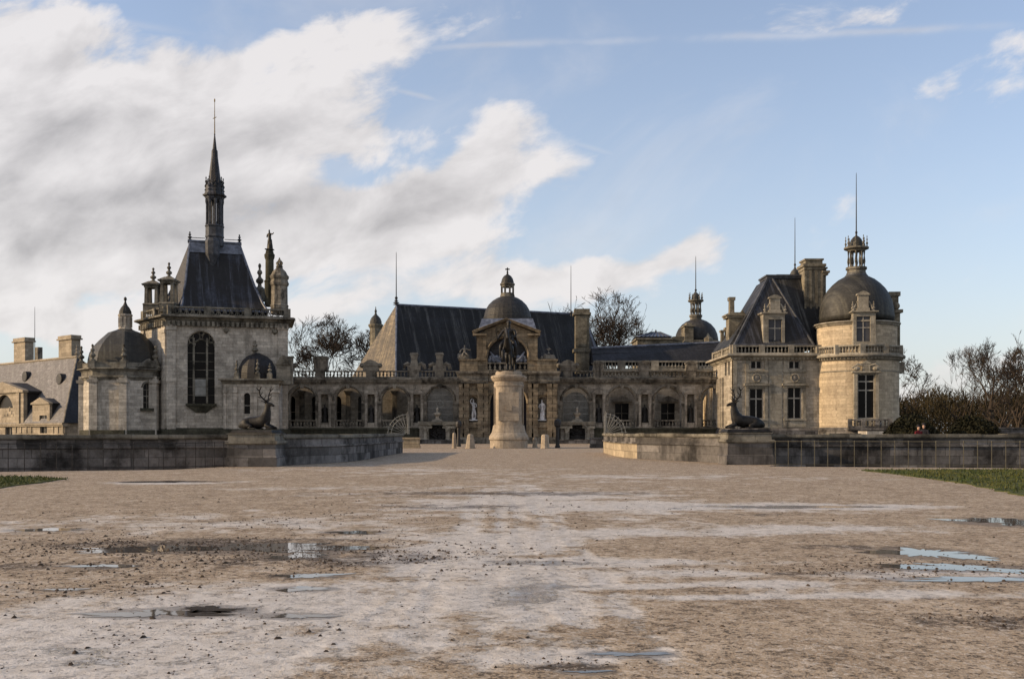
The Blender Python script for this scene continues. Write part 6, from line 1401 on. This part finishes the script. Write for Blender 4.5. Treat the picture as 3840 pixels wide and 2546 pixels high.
# ------------------------------------------------------------------ long gallery behind the right arcade
def gallery():
    D = 152.0; fr = Fr(px(2226, D), D, 0); t = thing('long_gallery', 'long gallery with low slate roof and bluish lead ridge behind the right arcade', 'gallery', (fr.X, D, 0)); U = fr.u(2790); z = lambda y: pz(y, D)
    w = fr.mb(); w.bx(0, U, 0, 10, ZB, z(1400)); w.build('wall', 'pavilion_stone', t)
    c = fr.mb(); c.bx(-.1, U, -.3, .4, z(1402), z(1396)); c.bx(-.1, U, -.6, .4, z(1396), z(1388)); c.build('cornice', 'pavilion_trim', t)
    q = fr.mb(); balustrade(q, 0, U, z(1388), z(1353), -.2, .5, .16, [fr.u(x) for x in (2250, 2330, 2420, 2455, 2600, 2720)], 1.2, .4); q.build('balustrade', 'pavilion_trim', t)
    r = fr.mb(); zt1, zt2 = pz(1306, D + 4), pz(1281, D + 4); r.add([(0, .8, z(1356)), (U, .8, z(1356)), (U, 4, zt2), (0, 4, zt1), (0, 9.5, z(1356)), (U, 9.5, z(1356)), (0, 6, zt1), (U, 6, zt2)], [[0, 1, 2, 3], [3, 2, 7, 6], [6, 7, 5, 4], [0, 3, 6, 4], [1, 5, 7, 2]]); rf = r.build('roof', 'slate_dark', t)
    l = fr.mb(); l.tube([(0, 3.95, zt1), (U, 3.95, zt2)], .22, 6)
    a, b = Vector((0, .8, z(1356))), Vector((0, 4, zt1))
    l.build('lead_ridge', 'lead', rf)
    l = fr.mb(); p0 = Vector((0, .8, z(1356))).lerp(Vector((0, 4, zt1)), .62); p1 = Vector((U, .8, z(1356))).lerp(Vector((U, 4, zt2)), .62); l.tube([p0 + Vector((0, -.04, .04)), p1 + Vector((0, -.04, .04))], .09, 5); l.build('lead_band', 'lead_dark', rf)
gallery()
def rear_tower():
    D = 186.0; cx = px(2612, D); k = D / F; z = lambda y: pz(y, D); t = thing('rear_domed_tower', 'distant domed tower with columned lantern rising behind the long gallery', 'tower', (cx, D, 0))
    m = MB(); m.lathe((cx, D), [(82 * k, ZB), (82 * k, z(1292)), (86 * k, z(1288)), (86 * k, z(1282))], 48); m.build('wall', 'tower_stone', t)
    m = MB(); m.lathe((cx, D), [(80 * k, z(1286)), (80 * k, z(1272)), (76 * k, z(1252)), (68 * k, z(1234)), (54 * k, z(1217)), (38 * k, z(1206)), (24 * k, z(1200))], 48); m.build('dome', 'dome_dark', t, True)
    lantern(t, cx - 3 * k, D, z(1204), 22 * k, 21 * k, z(1182), z(1138), z(1126), 16 * k, z(1096), 8); rod(t, cx - 3 * k, D, z(1098), z(960), .08, ball=.22)
    d = MB(); d.bx(px(2566, 181), px(2598, 181), 180.4, 184, pz(1300, 181), pz(1226, 181)); d.bx(px(2562, 181), px(2604, 181), 180, 184, pz(1226, 181), pz(1221, 181)); d.bx(px(2572, 181), px(2592, 181), 180.3, 183, pz(1221, 181), pz(1212, 181)); d.build('dormer', 'chimney_stone', t)
    d = MB(); d.lathe((px(2655, 181), 181), [(1.0, pz(1300, 181)), (.9, pz(1270, 181)), (.4, pz(1262, 181)), (.1, pz(1250, 181))], 8); d.build('side_dormer', 'chimney_stone', t)
    D = 176.; t = thing('skylight_pavilion', 'low pavilion with glazed hipped skylight left of the distant domed tower', 'pavilion', (px(2445, D), D, 0)); Z = lambda y: pz(y, D); u = lambda x: px(x, D)
    m = MB(); m.bx(u(2390), u(2560), D, D + 8, ZB, Z(1274)); m.bx(u(2384), u(2524), D - .4, D + 8.4, Z(1274), Z(1269)); m.bx(u(2524) + .01, u(2566), D - .2, D + 6, Z(1276), Z(1262)); m.build('wall', 'chimney_stone', t)
    m = MB(); m.bx(u(2394), u(2516), D + .2, D + 7.6, Z(1269), Z(1262)); m.build('glazing', 'glass_pale', t)
    m = MB(); a, b = u(2386), u(2522); c = u(2471); m.add([(a, D - .1, Z(1262)), (b, D - .1, Z(1262)), (b, D + 7.8, Z(1262)), (a, D + 7.8, Z(1262)), (c - 1.0, D + 3.8, Z(1237)), (c + 1., D + 3.8, Z(1237))], [[0, 1, 5, 4], [1, 2, 5], [2, 3, 4, 5], [3, 0, 4], [3, 2, 1, 0]]); r = m.build('roof', 'lead', t)
    m = MB()
    for i in range(1, 9): f = i / 9; p = Vector((a, D - .1, Z(1262))).lerp(Vector((b, D - .1, Z(1262))), f); q = Vector((c - 1, D + 3.8, Z(1237))).lerp(Vector((c + 1, D + 3.8, Z(1237))), f); m.tube([p + Vector((0, -.03, .04)), q + Vector((0, -.03, .04))], .07, 4)
    finial(m, c, D + 3.8, Z(1238), Z(1228), .25, 6); m.build('glazing_bars', 'lead_dark', r)
rear_tower()
# ------------------------------------------------------------------ slate-roofed house at far left
def house():
    D1 = 150.0; fr0 = Fr(px(241, D1), D1, R(-40)); t = thing('slate_roofed_house', 'low golden house with a big pale slate roof and chimneys at the far left', 'house', (fr0.X, D1, 0))
    L = 46.; A = fr0.wp(-L, 0); fr = Fr(A[0], A[1], R(-40)); U = L; z0 = fr.z(241, 1586); W = 13.
    zt = fr.z(290, 1316) + .0; poly = [fr.wp(0, 0), fr.wp(U, 0), fr.wp(U, W), fr.wp(0, W)]
    w1 = op(fr, 150, 176, 1592, 1632); w2 = op(fr, 20, 46, 1592, 1632)
    wallface(t, fr, 0, U, ZB, z0, [w2, w1], 'town_stone'); window(t, fr, w1, .25, 2, (), .12, 'mullion'); window(t, fr, w2, .25, 2, (), .12, 'mullion')
    m = MB()
    for i in (1, 2, 3): p, q = poly[i], poly[(i + 1) % 4]; m.add([(*p, ZB), (*q, ZB), (*q, z0), (*p, z0)], [[0, 1, 2, 3]])
    m.build('side_walls', 'town_stone', t)
    c = fr.mb(); c.bx(-.2, U + .2, -.45, .5, z0 - .25, z0); c.bx(-.2, U + .2, -.3, .5, z0 - .5, z0 - .25)
    for x in (60, 80, 100, 118, 200, 218, 236): u = fr.u(x); c.bx(u - .22, u + .22, -.12, 0, ZB, z0 - .5)
    c.bx(fr.u(60), U, -.1, 0, z0 - 1.75, z0 - 1.55); c.build('cornice', 'town_stone', t)
    # roof: front slope, hip at the right
    ur = fr.u(262) ; rz = zt
    def rp(u, w, zz): x, y = fr.wp(u, w); return (x, y, zz)
    e = [rp(0, -.3, z0 + .02), rp(U + .3, -.3, z0 + .02), rp(U + .3, W, z0 + .02), rp(0, W, z0 + .02)]; wr = 5.6
    ux = fr.off(wr).u(288); r0, r1 = rp(0, wr, rz), rp(ux, wr, rz)
    m = MB(); m.add([e[0], e[1], r1, r0], [[0, 1, 2, 3]]); rf = m.build('roof', 'slate_grey', t); m = MB(); m.add([e[1], e[2], r1], [[0, 1, 2]]); m.add([e[2], e[3], r0, r1], [[0, 1, 2, 3]]); q = m.build('hip_slope', 'slate_dark', t); q['label'] = 'hip slope at the right end, shade put into its dark slate'  # the unlit end gets its shade from a darker slate colour
    l = MB(); l.tube([r0, r1], .22, 5); l.tube([e[1], r1], .14, 5); finial(l, r1[0], r1[1], rz - .1, rz + 1.9, .3, 6); l.build('ridge', 'town_stone', rf)
    # chimneys on the ridge
    for x0, x1, yb, yt in ((40, 98, 1345, 1268), (208, 272, 1330, 1259)):
        g = fr.off(wr + .3); a, b = g.u(x0 + 12), g.u(x1 - 4); xm = (x0 + x1) / 2; k = g.mb(); k.bx(a, b, 0, 1.5, g.z(xm, yb + 25), g.z(xm, yt + 12)); k.bx(a - .3, b + .3, -.25, 1.75, g.z(xm, yt + 16), g.z(xm, yt + 11)); k.bx(a - .1, b + .1, -.1, 1.6, g.z(xm, yt + 11), g.z(xm, yt)); k.build('chimney', 'town_stone', t)
    g = fr.off(wr + .6); k = g.mb(); u = g.u(137); k.bx(u - .5, u + .5, 0, .8, g.z(137, 1395), g.z(137, 1302)); k.build('flue', 'arcade_trim', t); X, Y = g.wp(g.u(124), .3); rod(t, X, Y, pz(1365, Y), pz(1150, Y), .06)
    # dormers
    def roofw(zz): return -.3 + (zz - z0) / (rz - z0) * (wr + .3)
    def dorm(x0, x1, y0, yp, wx0, wx1, wy0, wy1, back, arch):
        g = fr.off(-.12); a, b = g.u(x0), g.u(x1); xm = (x0 + x1) / 2; zc, zp = g.z(xm, y0), g.z(xm, yp); o = op(g, wx0, wx1, wy0, wy1); k = g.mb(); openings(k, a, b, z0, zc, 0, .4, [o]); k.prism([(a - .25, zc), (b + .25, zc), (b + .25, zc + .2), ((a + b) / 2, zp), (a - .25, zc + .2)], -.2, .4); d = k.build('dormer', 'town_stone', t)
        f = g.mb(); u = (o[0] + o[1]) / 2; f.bx(u - .05, u + .05, .18, .25, o[2], o[3]); f.build('window_frame', 'mullion', d); p = g.mb(); p.prism(pane_poly(o), .21, .24); p.build('pane', 'glass_dark', d)
        r = g.mb(); r.prism([(a - .15, zc), (b + .15, zc), (b + .2, zc + .15), ((a + b) / 2, zp - .08), (a - .2, zc + .15)], .4, back); r.bx(a + .05, b - .05, .4, back * .75, z0 + .3, zc); r.build('roof', 'slate_dark', d)
    dorm(122, 186, 1516, 1490, 148, 176, 1557, 1584, 3.6, False)
    g = fr.off(-.25); k = g.mb(); a, b = g.u(-70), g.u(88); zc = g.z(60, 1476); o = op(g, -20, 52, 1480, 1562, True); openings(k, a, b, z0, zc + .15, 0, .6, [o]); um = (o[0] + o[1]) / 2
    k.prism([(a - .4, zc + .15), (b + .4, zc + .15), (b + .4, zc + .5), (um, g.z(10, 1432)), (a - .4, zc + .5)], -.3, .6); u = g.u(70); k.bx(u - .55, u + .55, -.2, 0, z0, zc + .1); d = k.build('great_dormer', 'town_stone', t); p = g.mb(); p.prism(pane_poly(o), .45, .5); p.build('pane', 'glass_dark', d); p = g.mb(); p.bx(o[0], o[1], .25, .4, o[2], o[2] + 1.4); r_ = random.Random(2)
    for i in range(12): p.sph((r_.uniform(o[0] + .3, o[1] - .3), .3, o[3] + r_.uniform(-.8, 1.2)), .35, .2, .4, 6, 5)
    p.build('carving', 'town_stone', d)
    r = g.mb(); r.prism([(a - .3, zc + .1), (b + .3, zc + .1), (b + .3, zc + .4), (um, g.z(10, 1434)), (a - .3, zc + .4)], .61, 5.2); r.bx(a + .1, b - .1, .61, 4.6, z0 + .2, zc + .1); r.build('roof', 'slate_dark', d)
    for x, y in ((90, 1414), (219, 1423)):
        zz = fr.z(x, y) * 1.0; 
        for _ in range(3): w = roofw(zz); zz = fr.off(w).z(x, y)
        g = fr.off(roofw(zz) - .55); u = g.u(x); k = g.mb(); k.M = g.M() @ Matrix.Translation((u, 0, zz)) @ Matrix.Rotation(-PI / 2, 4, 'X'); k.lathe((0, 0), [(.75, .0), (.9, .05), (.9, 1.6)], 12); k.build('roof_window', 'slate_dark', t)
    # finial of a second roof
    return
house()
# ------------------------------------------------------------------ bare winter trees
def tree(label, X, D, zb, zt, spread, seed, mat='bark_far', lv=6, trunk=.42, clear=.35, group=None, up=.35, name='bare_tree', tw=.03, dense=1.):
    r = random.Random(seed); t = thing(name, label, 'tree', (X, D, zb), group); h = zt - zb
    T = MB(); Cw = MB(); top = []
    p = Vector((X, D, zb)); d = Vector((r.gauss(0, .04), r.gauss(0, .04), 1)).normalized(); pts = [p.copy()]; rad = [trunk]; n = 5
    for i in range(n): p = p + d * (h * clear / n); d = (d + Vector((r.gauss(0, .05), r.gauss(0, .05), 0))).normalized(); pts.append(p.copy()); rad.append(trunk * (1 - .35 * (i + 1) / n))
    T.tube(pts, rad, 8); T.build('trunk', mat, t)
    cz = zb + h * (clear + (1 - clear) * .5); ch = h * (1 - clear) * .62
    def inside_(q): return ((q.x - X) / spread) ** 2 + ((q.y - D) / spread) ** 2 + ((q.z - cz) / ch) ** 2 < 1.0 + .75 * mnoise.noise(q * .22 + Vector((seed, 0, 0)))
    cnt = [0]
    def grow(p, d, L, rad, lev):
        if cnt[0] > 11000: return
        cnt[0] += 1; seg = 3 if lev < lv - 1 else 2; pts = [p]; rr = [rad]
        for i in range(seg):
            d = (d + Vector((r.gauss(0, .17), r.gauss(0, .17), r.gauss(0, .12) + .05 * up))).normalized(); p = p + d * (L / seg); pts.append(p); rr.append(max(tw * .4, rad * (1 - .5 * (i + 1) / seg)))
        Cw.tube(pts, rr, 5 if lev < 2 else 3)
        if lev >= lv: return
        k = 3 if r.random() < .6 * dense else 2
        if lev >= lv - 2: k += 1
        for i in range(k):
            q = pts[-1] if i < 2 else pts[r.randint(1, len(pts) - 1)]
            a = Vector((r.gauss(0, 1), r.gauss(0, 1), r.gauss(0, .6))).normalized(); nd = (d + a * (.75 if i else .3) + Vector((0, 0, up * .35))).normalized(); nl = L * r.uniform(.66, .92)
            if not inside_(q + nd * nl * .8):
                if r.random() < .5: continue
                nl *= .6
            if nl < .4: continue
            grow(q, nd, nl, max(tw, rr[-1] * (.85 if i == 0 else .62)), lev + 1)
    k = 6
    for i in range(k):
        a = 2 * PI * (i + r.random() * .6) / k; q = pts[-1 - (i % 2)]; ti = r.uniform(.35, .9); nd = Vector((math.cos(a) * ti, math.sin(a) * ti, 1)).normalized(); grow(q, nd, h * (1 - clear) * r.uniform(.28, .38), trunk * .5, 0)
    Cw.build('crown', mat, t); return t
def far(label, x, D, yt, hw, seed, **k): return tree(label, px(x, D), D, -3.3, pz(yt, D), hw / F * D, seed, **k)
far('round-headed bare tree behind the left arcade, next to the chapel', 1255, 190, 1206, 165, 11, lv=7, up=.2, clear=.38, dense=1.5, tw=.045)
far('bare tree whose top shows just left of the hall chimney', 2098, 195, 1138, 80, 12, lv=6, tw=.045)
far('large bare tree spreading right of the hall chimney', 2270, 195, 1136, 150, 13, lv=7, up=.25, dense=1.5, tw=.045)
far('bare tree at the right flank of the one by the chimney', 2372, 205, 1188, 62, 14, lv=6, tw=.045)
far('bare tree close against the right side of the round tower', 3385, 200, 1300, 90, 15, lv=6, tw=.05, up=.1)
far('slim bare tree with open branches standing above the brown wood', 3622, 190, 1335, 70, 16, lv=6, up=.5, tw=.032)
far('tall umbrella-crowned bare tree, highest above the brown wood', 3716, 175, 1280, 92, 17, lv=6, up=.45, clear=.5, tw=.032)
far('bare tree between the umbrella-crowned tree and the right edge', 3778, 180, 1325, 72, 18, lv=6, up=.5, tw=.032)
far('bushy bare tree at the right edge of the wood', 3838, 170, 1300, 82, 19, lv=6, up=.35, tw=.055)
far('dense bare tree just behind the umbrella-crowned one', 3690, 205, 1345, 65, 22, lv=6, up=.5, tw=.06)
far('thin bare tree leaning out at the very edge of the wood', 3800, 200, 1300, 60, 25, lv=6, up=.4, tw=.05)
far('spreading bare tree low in front of the tall ones by the wood', 3745, 165, 1390, 60, 26, lv=6, up=.3, tw=.045)
far('low bare tree seen through the gap right of the slim tree', 3655, 215, 1400, 40, 20, lv=6, up=.5, tw=.032)
# brown winter wood that reads as one mass
def wood():
    r = random.Random(77); mb = MB()
    for i in range(330):
        D = r.uniform(190, 330); x = r.uniform(3290, 4150); f = (x - 3380) / 460
        yt = 1455 + 22 * math.sin(x * .021) - 8 * math.sin(x * .07) + (0 if x < 3600 else -8) + r.gauss(0, 6); zt = pz(yt, D) if D < 320 else pz(1450, D); X = px(x, D); h = zt + 3.3; rw = r.uniform(2.5, 5.)
        for _ in range(170):
            a = r.uniform(0, 6.28); e = r.random() ** .5; q = Vector((X + rw * e * math.cos(a), D + rw * e * math.sin(a), -3.3 + h * (r.random() ** .7) * (1 - .28 * e))); l = r.uniform(.5, 1.7); dv = Vector((r.gauss(0, .5), r.gauss(0, .5), 1)).normalized() * l; s = Vector((-dv.y, dv.x, 0)); s = (s.normalized() if s.length > .01 else Vector((1, 0, 0))) * r.uniform(.05, .16)
            mb.add([q - s, q + s, q + dv], [[0, 1, 2]])
    o = mb.build('wood', 'wood_brown'); tag(o, 'brown leafless wood massed behind the bushes right of the round tower', 'wood', kind='stuff')
wood()
def bush(label, x0, x1, yt, D, seed, slope=0.):
    r = random.Random(seed); t = thing('dark_bush', label, 'bush', (px((x0 + x1) / 2, D), D, .3)); a, b = px(x0, D), px(x1, D); zt = pz(yt, D); mb = MB()
    for _ in range(5200):
        f = r.random(); X = a + (b - a) * f; e = r.uniform(-1, 1); top = zt * (1 - .55 * abs(2 * f - 1 - slope) ** 3) * (1 - .25 * e * e) + .12 * math.sin(9 * f + seed); q = Vector((X, D + e * 2.2, .2 + (top - .2) * r.random() ** .55)); s = .07 + .08 * r.random(); n = Vector((r.gauss(0, 1), r.gauss(0, 1), r.gauss(0, 1))).normalized(); u = n.orthogonal().normalized() * s; v = n.cross(u)
        mb.add([q + u, q + v * .6, q - u, q - v * .6], [[0, 1, 2, 3]])
    mb.build('leaves', 'hedge_dark', t); m = MB(); m.tube([((a + b) / 2, D, .25), ((a + b) / 2, D, 1.6)], [.15, .05], 6); m.build('stem', 'bark', t)
bush('dark rounded evergreen bush at the foot of the round tower', 3335, 3490, 1556, 62, 3)
bush('dark clipped evergreen bush further right along the walk', 3572, 3690, 1558, 62, 4, .35)
o = MB().bx(px(3240, 116), px(3338, 116), 115, 118, -3.1, pz(1616, 116)).build('terrace_ledge', 'chapel_stone'); tag(o, 'pale stone terrace ledge under the round tower', 'wall')
o = MB().bx(px(3700, 70), px(3990, 70), 70, 70.5, .3, pz(1606, 70)).bx(px(3700, 70), px(3990, 70), 69.9, 70.6, pz(1606, 70), pz(1602, 70)).build('garden_wall', 'terrace_stone'); tag(o, 'low pale garden wall at the right edge before the wood', 'wall')
